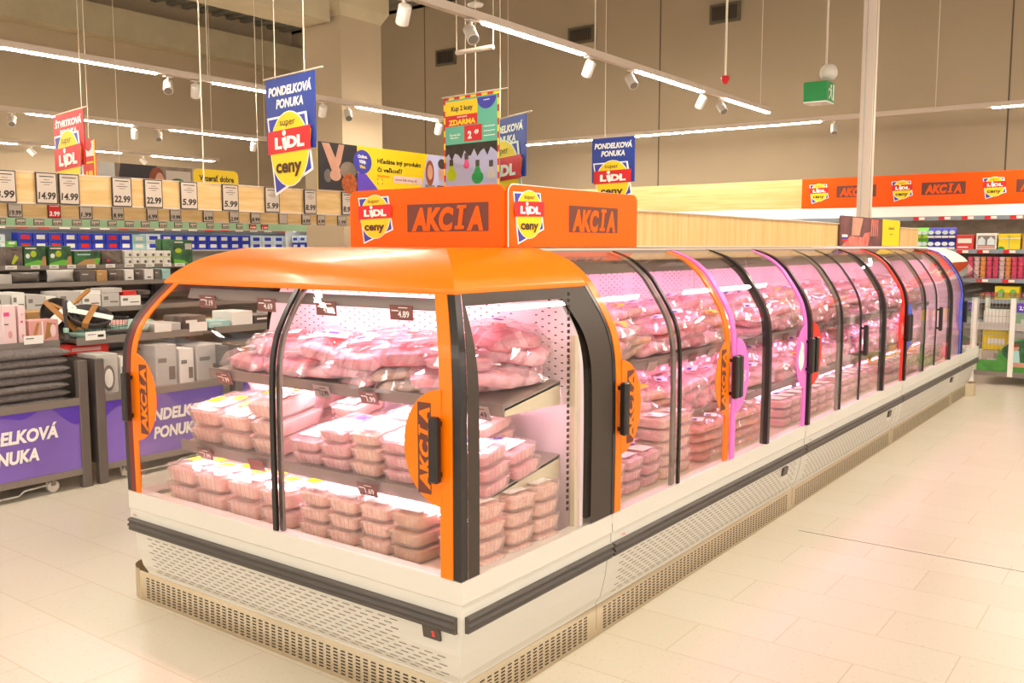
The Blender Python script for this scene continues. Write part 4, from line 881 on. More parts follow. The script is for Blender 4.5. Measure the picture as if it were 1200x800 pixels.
gbox('flat_carton', 'pale flat carton behind the long red carton', BX-.50, (60, 402), (160, 420), .12, 'lgrey', z0=.802, z1=.86)
S1 = .902
gbox('toy_box', 'pale pink box with a magenta label on the bin shelf, leftmost', BX-.33, (2, 358), (20, 392), .08, 'pinkbox', z0=S1, deco=K)
gbox('toy_box', 'narrow pale pink box right of the magenta label box', BX-.33, (21, 358), (31, 392), .08, 'pinkbox', z0=S1, deco=[('e', .5, .2, .2, .05, 'rose'), ('r', .2, .55, .6, .6, 'magenta'), ('r', .3, .75, .7, .78, 'rose')])
gbox('cake_pan_box', 'low box with brown picture print on the bin shelf', BX-.33, (34, 376), (69, 391), .15, 'rose', z0=S1, deco=[('p', ((.05, .1), (.2, .1), (.35, .9), (.25, .9)), 'copper'), ('r', .42, .05, .46, .95, 'paper'), ('p', ((.5, .1), (.7, .2), (.9, .8), (.6, .9)), 'copper'), ('e', .8, .5, .1, .3, 'pinkbox', 2)])
gbox('shelf_label', 'large white price label hanging under the left bin shelf', BX-.255, (28, 394), (51, 402), .003, 'paper', cat='price tag', deco=[('r', .1, .6, .5, .75, 'grey')])
gbox('shelf_label', 'large white price label under the second bin shelf', BX-.255, (100, 389), (124, 397), .003, 'paper', cat='price tag', deco=[('r', .1, .6, .5, .7, 'grey'), ('r', .6, .3, .9, .6, 'dk')])
gbox('shelf_label', 'white price label on the bin shelf seen through the cabinet glass, left', BX-.255, (181, 380), (201, 388), .003, 'paper', cat='price tag')
gbox('shelf_label', 'white price label on the bin shelf seen through the cabinet glass, right', BX-.255, (222, 378), (243, 387), .003, 'paper', cat='price tag')
def pan(px, py, X, z, r, h, label, body, hand_dir, sleeve=True, tilt=(0, 0, 0), hl=.2):
    p = on_x(px, py, X); t = thing('frying_pan', label, 'frying pan', (X, p.y, z), tilt, 'pans on the bin shelf'); c = Vector((0, 0, 0))
    prof_ = [(r*.01, 0), (r*.78, 0), (r*.92, h*.35), (r, h), (r*.97, h), (r*.89, h*.38), (r*.75, .006), (r*.01, .006)]
    mb = MB(); mb.lathe((0, 0, 0), prof_, body, 28); mb.build('bowl', t, world=False)
    d = Vector((math.cos(hand_dir), math.sin(hand_dir), 0)); mb = MB(); mb.tube([d*r*.97+Vector((0, 0, h*.8)), d*(r+.05)+Vector((0, 0, h*.95)), d*(r+hl)+Vector((0, 0, h*1.3))], [.01, .014, .015], 'copper' if body != 'mint' else 'pan', 8); mb.build('handle', t, world=False)
    if sleeve:
        mb = MB(); e = Vector((-d.y, d.x, 0))
        for s_, m in ((0, 'paper'), (1, 'copper')):
            a = d if s_ == 0 else e; b = e if s_ == 0 else d; w = .032 if s_ == 0 else .02
            mb.loft([[a*q*r*1.015+b*w*k+Vector((0, 0, zz+s_*.001)) for q, zz in ((-1, h*.4), (-1, h*1.02), (-.5, h*1.04), (.5, h*1.04), (1, h*1.02), (1, h*.4))] for k in (-1, 1)], m, closed=False)
        mb.build('cardboard_sleeve', t, world=False)
    return t
pan(66, 352, BX-.52, S1+.128, .13, .045, 'dark frying pan in a brown sleeve standing upright behind the kitchen tool', 'pan', 2.2, True, (0, 1.15, 0), hl=.16)
pan(104, 378, BX-.42, S1, .14, .04, 'mint enamel pan under a sleeved pan, right of the pink boxes', 'mint', .3, False)
pan(105, 372, BX-.42, S1+.10, .135, .06, 'pan in a white and brown sleeve lying on the mint pan', 'pan', 4.0, True, (.1, .45, 0), hl=.12)
pan(150, 375, BX-.48, S1, .14, .05, 'mint pan stacked close to the cabinet edge', 'mint', 3.6, False)
p = on_x(66, 345, BX-.40)
t = thing('milk_frother', 'tall dark upright kitchen tool standing in front of the sleeved pans', 'kitchen tool', (BX-.30, p.y, S1)); mb = MB(); mb.lathe((BX-.30, p.y, S1), [(.001, 0), (.024, 0), (.022, .01), (.009, .03), (.01, .14), (.014, .17), (.015, .245), (.010, .262), (.001, .264)], 'pan', 14); mb.build('body', t)
mb = MB(); mb.lathe((BX-.30, p.y, S1+.05), [(.0141, 0), (.017, .004), (.017, .028), (.0141, .032)], 'mint', 12); mb.build('collar', t)
for i, (px, w) in enumerate(((112, 30), (132, 22))):
    p = on_x(px, 375, BX-.33); mb = MB(); rx, ry = .07, .10
    for z, k in ((S1+.004, .8), (S1+.06, .9), (S1+.12, 1)): mb.tube([(BX-.40+rx*k*math.cos(a), p.y+.05+ry*k*math.sin(a), z) for a in [2*math.pi*j/16 for j in range(17)]], .0022, 'pan', 4, False)
    for j in range(12):
        a = 2*math.pi*j/12; mb.tube([(BX-.40+rx*.8*math.cos(a), p.y+.05+ry*.8*math.sin(a), S1+.003), (BX-.40+rx*math.cos(a), p.y+.05+ry*math.sin(a), S1+.12)], .0018, 'pan', 4)
    tag(mb.build('wire_basket', loc=(BX-.40, p.y+.05, S1)), f'small dark wire basket among the pans, {("left", "right")[i]} one', 'basket')
for i, (a, b, ya, m) in enumerate(((100, 152, 340, 'rose'), (140, 178, 343, 'mint'))):
    pa, pb = on_x(a, ya, BX-.75), on_x(b, ya+6, BX-.75); mb = MB(); n = 12; ll = []
    for k in range(n+1):
        f = k/n; r = .035*(1-.5*abs(2*f-1)**4); ll.append([(BX-.75+r*1.6*math.cos(q), pa.y+(pb.y-pa.y)*f, S1+.038+r*math.sin(q)) for q in [2*math.pi*j/12 for j in range(12)]])
    mb.loft(ll, m, cap=True, smooth=True); tag(mb.build('rolled_mat', loc=(BX-.75, pa.y, S1)), f'{("rose", "mint")[i]} rolled item lying at the back of the bin shelf', 'mat')
for i, (a, b) in enumerate(((-6, 28), (33, 62), (63, 95))):
    gbox('kraft_tray', f'low kraft brown carton at the back of the bin shelf, {ORD[i]} from the left', BX-.66, (a, 350), (b, 372), .2, 'kraft', z0=S1, z1=S1+.17)
# more cartons on the bins further along (seen through the glass)
for i, (a, b, m) in enumerate(((182, 208, 'lgrey'), (210, 228, 'paper'), (230, 262, 'lgrey'), (264, 290, 'kraft'))):
    gbox('carton', f'pale carton in the purple bin behind the cabinet glass, {ORD[i]} from the left', BX-.14, (a, 405+4*(i % 2)), (b, 445), .25, m, z0=.527, deco=[('r', .1, .6, .5, .7, 'grey'), ('r', .6, .2, .9, .5, 'taupe')])
for i in range(6):
    y = 3.7+.21*i; gbox('carton', f'flat carton on the bin shelf behind the glass, {ORD[i]} along', BX-.33, (0, 0), (1, 1), .25, ('lgrey', 'dpack', 'aqua', 'paper', 'dpack', 'lgrey')[i], z0=S1, z1=S1+(.06, .10, .05, .11, .07, .09)[i], y0=y, y1=y+.19, deco=[('r', .1, .5, .6, .7, 'paper')])

# --- second aisle: stepped gondola
t = thing('gondola', 'stepped grey shelving unit of the second aisle, under the second oak board', 'shelving', (-8.6, 6.5, 0))
mb = MB(); mb.box((-9.2, 2, 0), (-7.85, 11, .12), 'dgrey'); mb.box((-9.02, 2, .12), (-8.98, 11, 1.30), 'grey'); mb.build('base', t)
for nm, xf, z in (('low', -7.8, .96), ('middle', -8.15, 1.18), ('top', -8.5, 1.325)):
    mb = MB(); mb.box((-9.0, 2, z-.02), (xf, 11, z), 'dgrey'); mb.box((xf, 2, z-.035), (xf+.012, 11, z+.006), 'grey'); mb.build('shelf', t)
for y in (2.02, 5.0, 5.62, 8, 10.95):
    mb = MB(); mb.box((-9.0, y, .12), (-8.94, y+.05, 1.34), 'dgrey'); mb.build('upright', t)
LEAF = [('p', ((0, 0), (1, 0), (1, .25), (.6, .3), (0, .12)), 'gpack2'), ('e', .42, .6, .14, .16, 'lime'), ('e', .15, .5, .1, .12, 'paper'), ('r', .05, .85, .55, .9, 'paper'), ('p', ((.72, .0), (1, .0), (1, .5), (.85, .45)), 'kraft', 2)]
XT = -8.53
gbox('grill_box', 'dark box with a lime picture on the second aisle shelf, leftmost', XT, (6, 289), (27, 308), .2, 'dpack', z0=1.326, deco=[('p', ((.3, .15), (.45, .1), (.75, .45), (.55, .6)), 'lime'), ('r', .35, .8, .7, .86, 'pan')])
gbox('grill_box', 'green leaf-printed box on the second aisle shelf, left of two', XT, (28, 288), (54, 308), .2, 'gpack', z0=1.326, deco=LEAF)
gbox('grill_box', 'green leaf-printed box on the second aisle shelf, right of two', XT, (57, 288), (84, 308), .2, 'gpack', z0=1.326, deco=LEAF)
gbox('grill_box', 'low green and brown box right of the leaf-printed boxes', XT, (87, 294), (118, 308), .2, 'gpack', z0=1.326, deco=[('p', ((0, 0), (.9, 0), (1, .5), (.4, .4)), 'kraft'), ('e', .85, .3, .1, .2, 'gpack2', 2), ('r', .1, .7, .6, .8, 'aqua', 2)])
gbox('grill_box', 'dark brown box with cutlery picture right of the low green box', XT, (119, 293), (144, 308), .2, 'dpack', z0=1.326, deco=[('p', ((.1, .8), (.3, .9), (.95, .3), (.8, .15)), 'taupe'), ('e', .3, .3, .08, .1, 'redbox', 2)])
for r_ in range(2):
    for c in range(6):
        a = 146+9.1*c; gbox('mug_box', f'small white box with a green edge, {("lower", "upper")[r_]} row, {ORD[c]} from the left', XT, (a, 289+9*(1-r_)), (a+8.8, 297.5+9*(1-r_)), .12, 'paper', z0=1.326+.0685*r_, z1=1.326+.068+.0685*r_, deco=[('r', 0, 0, 1, .1, 'lime'), ('e', .7, .4, .2, .22, 'taupe')], group='small white boxes on the second aisle shelf')
gbox('garden_box', 'tall green box at the right end of the second aisle shelf', XT, (203, 281), (226, 307), .2, 'gpack', z0=1.326, deco=[('e', .25, .55, .18, .1, 'lime'), ('r', .6, .6, .95, .85, 'lgrey'), ('p', ((0, 0), (.8, 0), (.5, .15), (0, .2)), 'gpack2'), ('r', .05, .88, .5, .93, 'paper')])
gbox('garden_box', 'dark green box standing behind the small white boxes', XT-.25, (188, 280), (202, 290), .1, 'gpack', z0=1.326)
for i, (a, b) in enumerate(((6, 20), (36, 47), (58, 69), (79, 89), (102, 112), (124, 135), (146, 157), (171, 181), (191, 201), (205, 217))):
    gbox('shelf_label', f'white price label on the second aisle top shelf edge, {ORD[i]} from the left', -8.485, (a, 310), (b, 314), .003, 'paper', z0=1.30, z1=1.335, cat='price tag', group='labels on the second aisle shelf', deco=[('r', .15, .3, .7, .6, 'lgrey')])
XM_ = -8.2
def cushion(px0, px1, py0, z, m, label):
    a, b = on_x(px0, py0, XM_), on_x(px1, py0, XM_); h = a.z-z; w = b.y-a.y; mb = MB(); n = 10; ll = []
    for j in range(n+1):
        f = j/n*2-1; ll.append([(XM_-.09+.055*math.cos(q)*(1-abs(f)**3)*1.2, (a.y+b.y)/2+f*w/2*(1-.06*(1-abs(math.sin(q)))), z+h/2+h/2*math.sin(q)*(1-.06*(1-abs(f)))) for q in [2*math.pi*k/16 for k in range(16)]])
    mb.loft(ll, m, cap=True, smooth=True); tag(mb.build('cushion', loc=(XM_-.09, (a.y+b.y)/2, z)), label, 'cushion')
cushion(17, 52, 319, 1.182, 'dgrey', 'dark grey cushion on the second aisle middle shelf'); cushion(60, 92, 316, 1.182, 'lgrey', 'pale grey cushion right of the dark grey cushion')
gbox('blanket', 'flat beige folded blanket left of the dark grey cushion', XM_, (-5, 322), (14, 328), .3, 'lgrey', z0=1.182, cat='blanket')
for i, (a, b, m) in enumerate(((94, 112, 'dgrey'), (113, 126, 'kraft'), (127, 145, 'dpack'), (146, 157, 'paper'), (158, 168, 'dpack'), (169, 180, 'paper'), (181, 189, 'dgrey'), (190, 200, 'aqua'))):
    gbox('storage_box', f'{dict(dgrey="dark grey", kraft="brown", dpack="dark", paper="white", aqua="pale green")[m]} box on the second aisle middle shelf, {ORD[i]} from the left', XM_, (a, 313), (b, 324), .2, m, z0=1.182, z1=1.285, deco=[('r', .1, .6, .5, .7, 'lgrey')] if m != 'paper' else [('r', .3, .2, .7, .3, 'dk')])
XL = -7.86
for i, (a, b, h, m) in enumerate(((-6, 12, 15, 'lgrey'), (13, 29, 17, 'paper'), (30, 52, 14, 'lgrey'), (53, 66, 12, 'paper'), (67, 95, 16, 'lgrey'), (96, 118, 11, 'paper'), (119, 140, 13, 'lgrey'), (141, 165, 9, 'paper'))):
    gbox('linen_pack', f'white flat linen pack on the second aisle low shelf, {ORD[i]} from the left', XL, (a, 348-h), (b, 348), .3, m, z0=.962, z1=.962+.0082*h+.02, deco=[('r', .1, .5, .35, .75, 'grey'), ('r', .45, .3, .9, .4, 'taupe')], group='linen packs on the second aisle low shelf')
for i, (a, b, m) in enumerate(((98, 118, 'paper'), (119, 143, 'lgrey'), (144, 160, 'redbox'), (161, 176, 'dpack'))):
    gbox('linen_pack', f'{dict(paper="white", lgrey="pale grey", redbox="orange-red", dpack="dark")[m]} flat pack lying on the low shelf packs, right part', XL-.02, (a, 330), (b, 336), .2, m, z0=.962+.0082*(11, 13, 9, 9)[i]+.0205, z1=.962+.0082*(11, 13, 9, 9)[i]+.06)
# kraft crates on the near shelf of the second aisle
for i in range(6):
    y = 3.3+.5*i; t = thing('wooden_crate', f'kraft brown crate under the low shelf of the second aisle, {ORD[i]} along', 'crate', (-7.95, y+.2, .12), group='kraft crates'); mb = MB(); mb.bbox((-8.3, y, .122), (-7.9, y+.44, .80), .006, 'kraft'); mb.build('body', t); mb = MB(); mb.frect(fr_right(-7.899, y, .122), .04, .04, .40, .62, 'taupe', .001); mb.build('front_print', t)

# --- rear shelving along the left wall and the corner
t = thing('wall_shelving', 'long grey wall shelving by the left wall filled with blue and white packs', 'shelving', (-18.6, 11, 0))
XS = -18.25
mb = MB(); mb.box((-18.95, 6, 0), (-18.85, 15.9, 2.0), 'lgrey'); mb.box((-18.9, 6, 0), (XS, 15.9, .15), 'dgrey'); mb.build('back', t)
for z in (.5, 1.0, 1.44): mb = MB(); mb.box((-18.86, 6, z-.03), (XS, 15.9, z), 'lgrey'); mb.build('shelf', t)
mb = MB(); mb.box((XS+.02, 6, 1.84), (XS+.05, 15.9, 1.93), 'grey'); mb.box((-18.9, 6, 1.91), (XS+.05, 15.9, 1.93), 'grey'); mb.build('valance', t)
mb = MB(); mb.box((XS-.06, 6.2, 1.85), (XS-.04, 15.7, 1.865), 'ctube'); mb.build('light_tube', t)  # unseen tube, tucked up behind the valance
y = 7.6; i = 0
seq = [('whpack', .30, .22, 'orange'), ('whpack', .18, .26, None), ('whpack', .4, .30, 'aqua'), ('gpack2', .22, .18, 'paper')]+[('bluepack', .30, .34, c) for c in ('lred', 'paper', 'lred', 'paper', 'lred', 'paper', 'lred', 'paper')]+[('aqua', .32, .32, 'paper'), ('whpack', .36, .34, 'bluepack')]+[('bluepack', .30, .33, 'paper')]*8+[('whpack', .34, .33, 'bluepack')]*6
while y < 15.3 and i < len(seq)*2:
    m, w, h, c = seq[i % len(seq)]
    for r_ in range(2):
        hh = h/2-.004; z = 1.442+r_*h/2
        gbox('detergent_pack', f'{dict(whpack="white", bluepack="blue", gpack2="green", aqua="pale aqua")[m]} pack on the far left wall shelf, {("lower", "upper")[r_]}, {i+1} along from the left', XS-.03, (0, 0), (1, 1), .25, m, z0=z, z1=z+hh, y0=y, y1=y+w-.015, group='packs on the left wall shelf', deco=[('r', .22, .25, .8, .75, c or 'aqua')])
    y += w; i += 1
for i in range(18):
    y = 7.8+.42*i; gbox('shelf_label', f'small {"red" if i % 5 in (2, 3) else "white"} price label on the far left valance, {ORD[i]} from the left', XS+.058, (0, 0), (1, 1), .003, 'lred' if i % 5 in (2, 3) else 'paper', z0=1.86, z1=1.90, y0=y, y1=y+.22, cat='price tag', group='labels on the far left valance')
t = thing('wall_shelving', 'white-framed rear shelving in the far corner left of the orange signs', 'shelving', (-15, 15.5, 0))
YB = 15.2
mb = MB(); mb.box((-18.2, 15.9, 0), (-12.4, 16.0, 2.0), 'lgrey'); mb.box((-18.2, YB, 0), (-12.4, 15.9, .15), 'dgrey'); mb.build('back', t)
for z in (.5, 1.0, 1.44): mb = MB(); mb.box((-18.2, YB, z-.03), (-12.4, 15.9, z), 'lgrey'); mb.build('shelf', t)
mb = MB(); mb.box((-18.2, YB-.03, 1.90), (-12.4, 15.9, 2.02), 'white'); mb.build('valance', t)
for x in (-18.2, -16.25, -14.3, -12.45): mb = MB(); mb.box((x, YB-.03, 0), (x+.08, 15.9, 1.9), 'white'); mb.build('upright', t)
mb = MB(); mb.box((-18.0, YB+.05, 1.88), (-12.6, YB+.08, 1.895), 'ctube'); mb.build('light_tube', t)
def fbox(name, label, x0, x1, z0, z1, Y, depth, m, deco=None, group=None, cat='box'):
    t = thing(name, label, cat, ((x0+x1)/2, Y+depth/2, z0), group=group); mb = MB(); mb.bbox((x0, Y, z0), (x1, Y+depth, z1), min(.006, (x1-x0)*.1), m); mb.build('carton', t)
    if deco:
        mb = MB(); F = fr_front(x0, Y-.0005, z0); W, H = x1-x0, z1-z0
        for d in deco:
            if d[0] == 'e': mb.fell(F, d[1]*W, d[2]*H, d[3]*W, d[4]*H, d[5], .001*(d[6] if len(d) > 6 else 1), 14)
            elif d[0] == 'p': mb.fpoly(F, [(x*W, y*H) for x, y in d[1]], d[2], .001*(d[3] if len(d) > 3 else 1))
            else: mb.frect(F, d[1]*W, d[2]*H, d[3]*W, d[4]*H, d[5], .001*(d[6] if len(d) > 6 else 1))
        mb.build('print', t)
    return t
i = 0; x = -18.05
while x < -12.7:
    if not any(abs(x+.15-q) < .2 for q in (-16.2, -14.26)):
        for r_ in range(2):
            m = ('bluepack', 'whpack', 'gpack2', 'redbox', 'whpack')[(i*2+r_) % 5 if x > -14.2 else (0 if r_ == 0 else 1)]
            fbox('bottle_pack', f'{dict(whpack="white", bluepack="blue", gpack2="green", redbox="red")[m]} pack on the corner shelving, {("lower", "upper")[r_]}, {i+1} from the corner', x, x+.24, 1.442+.17*r_, 1.605+.17*r_, YB+.05, .2, m, [('r', .2, .3, .8, .7, 'paper' if m != 'whpack' else 'bluepack')], 'packs on the corner shelving')
    x += .27; i += 1
# ================================================================== hanging signs
def hang(name, label, za, pa, pb, zb, build, wires=(.2, .8)):
    a, b = on_z(*pa, za), on_z(*pb, za); u = (b-a); W = u.length; F = Fr((a.x, a.y, zb), u, (0, 0, 1)); H = za-zb
    t = thing(name, label, 'hanging sign', F.p(W/2, 0, 0)); build(t, F, W, H)
    for f in wires:
        mb = MB(); p = F.p(W*f, H, -.005); mb.tube([p, (p.x, p.y, 6.95)], .004, 'cable', 5); mb.build('hanger_wire', t)
    mb = MB(); mb.tube([F.p(-.03, H+.012, -.006), F.p(W+.10, H+.012, -.006)], .007, 'track', 6); mb.build('hanger_bar', t)
    return t
def day_sign(col, l1, l2, lcol='wht'):
    def f(t, F, W, H):
        mb = MB(); mb.fslab(F, [(0, 0), (W, 0), (W, H), (0, H)], col, .010); mb.build('panel', t)
        mb = MB(); mb.ftext(F, l1, W*.5, H*.83, H*.125, lcol, .002, w=W*.88, shear=.16, bold=.045); mb.ftext(F, l2, W*.5, H*.655, H*.125, lcol, .002, w=W*.56, shear=.16, bold=.04); mb.build('lettering', t)
        F2 = Fr(F.p(0, 0, .006), F.u, F.v); mb = MB(); mb.fslab(Fr(F2.p(0, 0, 0), F2.u, F2.v), [(W*.5+x*W*.88, H*.02+y*W*.88*.74) for x, y in ((-.49, .30), (-.3, .42), (.3, .42), (.49, .30), (.42, -.30), (.2, -.58), (-.2, -.58), (-.40, -.3))], 'yellow', .004)
        logo(mb, F2, W*.5, H*.02, W*.88, .001, sy=.74); mb.build('logo', t)
    return f
hang('hanging_sign', 'large blue hanging sign left of the concrete column', 2.8, (311, 95), (368, 82), 2.24, day_sign('blue', 'PONDELKOVÁ', 'PONUKA'))
hang('hanging_sign', 'blue hanging sign half hidden behind the teal poster', 2.75, (567, 145), (616, 133), 2.17, day_sign('blue', 'PONDELKOVÁ', 'PONUKA'), (.4,))
hang('hanging_sign', 'blue hanging sign farthest right, above the right orange sign', 2.9, (694, 163), (744, 159), 2.33, day_sign('blue', 'PONDELKOVÁ', 'PONUKA'), (.3,))
hang('hanging_sign', 'red hanging sign at the far left', 2.9, (62, 137), (97, 127), 2.34, day_sign('lred', 'ŠTVRTKOVÁ', 'PONUKA'), (.95,))
def poster(t, F, W, H):
    mb = MB(); mb.fslab(F, [(0, 0), (W, 0), (W, H), (0, H)], 'teal', .010); mb.build('panel', t)
    mb = MB(); n = 14; e = W*.03
    for i in range(n):
        m = 'lred' if i % 2 else 'yellow'; mb.frect(F, 0, H*i/n, e, H*(i+1)/n, m, .002); mb.frect(F, W-e, H*i/n, W, H*(i+1)/n, m, .002)
    for i in range(10): mb.frect(F, W*i/10, H-e, W*(i+1)/10, H, 'yellow' if i % 2 else 'lred', .003)
    mb.build('striped_border', t)
    mb = MB(); mb.frect(F, e, H*.80, W*.62, H*.955, 'yellow', .001); mb.ftext(F, 'Kup 2 kusy', W*.34, H*.875, H*.055, 'dk', .002, maxw=W*.5, bold=.03)
    mb.frect(F, e, H*.68, W*.62, H*.80, 'lred', .001); mb.ftext(F, 'ZDARMA', W*.34, H*.725, H*.06, 'yellow', .002, w=W*.5, bold=.05); mb.ftext(F, 'druhý dostaneš', W*.34, H*.78, H*.018, 'wht', .002)
    mb.frect(F, W*.38, H*.50, W*.70, H*.675, 'lred', .001); mb.ftext(F, '2', W*.48, H*.575, H*.085, 'wht', .002, bold=.05); mb.ftext(F, '49', W*.60, H*.60, H*.05, 'wht', .002, bold=.05)
    mb.ftext(F, 'Žiarovka LED', W*.21, H*.585, H*.022, 'wht', .002, maxw=W*.3); mb.ftext(F, 'dekoratívna', W*.2, H*.555, H*.02, 'wht', .002, maxw=W*.3)
    for i in range(3): mb.frect(F, W*.73, H*(.64-.05*i), W*.93, H*(.648-.05*i), 'wht', .002)
    mb.fell(F, W*.78, H*.985-W*.03, W*.17, W*.15, 'bluep', .001, 20, 180, 360); mb.ftext(F, 'v ponuke', W*.78, H*.93, H*.018, 'wht', .002); mb.build('print', t)
    mb = MB(); mb.frect(F, e, 0, W-e, H*.48, 'sky', .0008); pts = [(e, H*.48)]+[(e+(W-2*e)*i/16, H*(.34+.05*math.sin(i*2.3)+.05*(i/16))) for i in range(17)]+[(W-e, H*.48)]; mb.fpoly(F, pts, 'fir', .0012)
    for x, y, r, m in ((.14, .14, .075, 'lime'), (.42, .24, .045, 'magenta'), (.62, .10, .085, 'emerald'), (.86, .12, .06, 'lgrey')):
        mb.fell(F, W*x, H*y, W*r*1.25, H*r*.85, m, .002, 20); mb.fpoly(F, [(W*x-W*r*.9, H*y+H*r*.4), (W*x+W*r*.9, H*y+H*r*.4), (W*x+W*.03, H*y+H*r*1.45), (W*x-W*.03, H*y+H*r*1.45)], m, .0022); mb.frect(F, W*(x-.035), H*(y+r*1.4), W*(x+.035), H*(y+r*1.4+.07), 'pan', .0024)
    mb.build('bulb_picture', t)
hang('hanging_poster', 'teal hanging poster with coloured bulbs above the left orange sign', 2.9, (520, 116), (585, 106), 2.06, poster, (.4, .58))
# long banner, yellow sign and photo board standing on the price boards
def stand(name, label, X, pa, pb, zb, build):
    a, b = on_x(*pa, X), on_x(*pb, X); F = fr_right(X, a.y, zb); W, H = b.y-a.y, a.z-zb; t = thing(name, label, 'banner', F.p(W/2, 0, 0)); build(t, F, W, H); return t
def online(t, F, W, H):
    mb = MB(); mb.fslab(F, [(0, 0), (W, 0), (W, H), (0, H)], 'yellow', .01); mb.build('panel', t)
    mb = MB(); mb.frect(F, 0, 0, W*.21, H, 'darkph', .001); mb.fpoly(F, [(W*.02, H*.98), (W*.06, H*.98), (W*.10, H*.6), (W*.12, H*.4), (W*.07, H*.42)], 'skin', .002); mb.fpoly(F, [(W*.11, H*.98), (W*.14, H*.98), (W*.12, H*.6), (W*.10, H*.42), (W*.08, H*.5)], 'skin', .0022)
    mb.fell(F, W*.16, H*.45, W*.045, H*.18, 'taupe', .002); mb.fell(F, W*.165, H*.16, W*.042, H*.22, 'ginger', .0025); mb.fell(F, W*.09, H*.32, W*.03, H*.12, 'skin', .0027); mb.fell(F, W*.05, H*.3, W*.02, H*.14, 'dgrey', .0022); mb.build('photo', t)
    mb = MB(); mb.fpoly(F, [(W*.21, H*.05), (W*.21, H*.42), (W*.26, H*.40), (W*.345, 0), (W*.21, 0)], 'purple_d', .001); mb.fell(F, W*.24, H*.66, W*.052, H*.26, 'bluep', .002)
    for s_, y, c in (('Online.', .78, 'wht'), ('Vždy.', .67, 'wht'), ('Viac.', .56, 'yellow')): mb.ftext(F, s_, W*.24, H*y, H*.075, c, .003, maxw=W*.075, bold=.04)
    mb.ftext(F, 'Hľadáte iný produkt', W*.325, H*.72, H*.10, 'dk', .003, w=W*.27, align='l', bold=.03); mb.ftext(F, 'či veľkosť?', W*.325, H*.53, H*.10, 'dk', .003, w=W*.15, align='l', bold=.03); mb.ftext(F, 'Navštívte', W*.325, H*.39, H*.06, 'orange', .003, w=W*.07, align='l')
    mb.frect(F, W*.42, H*.26, W*.60, H*.42, 'pinkbox', .002); mb.ftext(F, 'www.lidl-shop.sk', W*.50, H*.34, H*.06, 'copper', .003, w=W*.14)
    for x0, y0, x1, y1 in ((.325, .32, .335, .325), (.325, .28, .327, .325), (.345, .32, .355, .325), (.353, .28, .355, .325), (.325, .20, .335, .205), (.325, .205, .327, .245), (.345, .20, .355, .205), (.353, .205, .355, .245)): mb.frect(F, W*x0, H*y0, W*x1, H*y1, 'dk', .002)
    mb.build('lettering', t)
    mb = MB(); mb.fpoly(F, [(W*.59, 0), (W*.64, H), (W, H), (W, 0)], 'sky', .001)
    for x, hc, top in ((.655, 'hair', 'grey'), (.735, 'pan', 'dk')):
        mb.fpoly(F, [(W*(x-.045), 0), (W*(x+.045), 0), (W*(x+.03), H*.28), (W*(x-.03), H*.28)], top, .002); mb.fell(F, W*x, H*.56, W*.028, H*.30, hc, .003) if hc == 'hair' else mb.fell(F, W*x, H*.80, W*.026, H*.12, hc, .005); mb.fell(F, W*x, H*.58, W*.018, H*.18, 'skin', .004)
    mb.build('couple_photo', t)
stand('online_banner', 'long yellow banner standing on the nearest oak board behind the left orange sign', B1+.02, (372, 165), (560, 182), 1.985, online)
def yel(t, F, W, H):
    mb = MB(); mb.fslab(F, rounded(W, H, .06), 'yellow', .01); mb.build('panel', t); mb = MB(); mb.ftext(F, 'Vyzerať dobre', W/2, H*.76, H*.16, 'dk', .002, w=W*.78, bold=.03); mb.ftext(F, 'nemusí stáť veľa', W/2, H*.52, H*.10, 'dk', .002, w=W*.7); mb.build('lettering', t)
stand('yellow_sign', 'yellow rounded sign standing on the second oak board', B2+.02, (227, 197), (279, 201), 1.975, yel)
def bill(t, F, W, H):
    mb = MB(); mb.fslab(F, [(0, 0), (W, 0), (W, H), (0, H)], 'taupe', .01); mb.build('panel', t)
    mb = MB(); mb.frect(F, 0, 0, W*.16, H, 'lgrey', .001); mb.fpoly(F, [(W*.16, 0), (W*.6, 0), (W*.6, H), (W*.22, H)], 'darkph', .001); mb.fell(F, W*.60, H*.55, W*.09, H*.42, 'hair', .002); mb.fell(F, W*.63, H*.5, W*.055, H*.33, 'skin', .003); mb.frect(F, W*.7, H*.2, W*.98, H*.9, 'card', .0015); mb.fell(F, W*.83, H*.5, W*.1, H*.2, 'gpack', .002); mb.build('photo', t)
stand('photo_board', 'brown photo board with a face standing left of the yellow sign', B2+.02, (115, 189), (225, 196), 1.975, bill)
a = on_z(103, 165, 2.72)
F = Fr((a.x-.12, a.y-.0, 2.20), (1, -.12, 0), (0, 0, 1)); t = thing('hanging_poster', 'narrow red and white poster half hidden behind the red sign', 'hanging sign', F.p(.15, 0, 0)); mb = MB(); mb.fslab(F, [(0, 0), (.34, 0), (.34, .52), (0, .52)], 'redbox', .01); mb.build('panel', t)
mb = MB(); mb.frect(F, .01, .34, .30, .51, 'paper', .001); mb.fell(F, .16, .47, .09, .07, 'lred', .002); mb.ftext(F, '9.99', .16, .14, .08, 'yellow', .002, maxw=.26, bold=.04); mb.frect(F, .04, .26, .28, .28, 'yellow', .002); mb.frect(F, .30, .0, .34, .52, 'yellow', .002); mb.build('print', t)
mb = MB(); mb.tube([F.p(.17, .52, -.005), (F.p(.17, 0, 0).x, F.p(.17, 0, 0).y, 6.95)], .004, 'cable', 5); mb.build('hanger_wire', t)
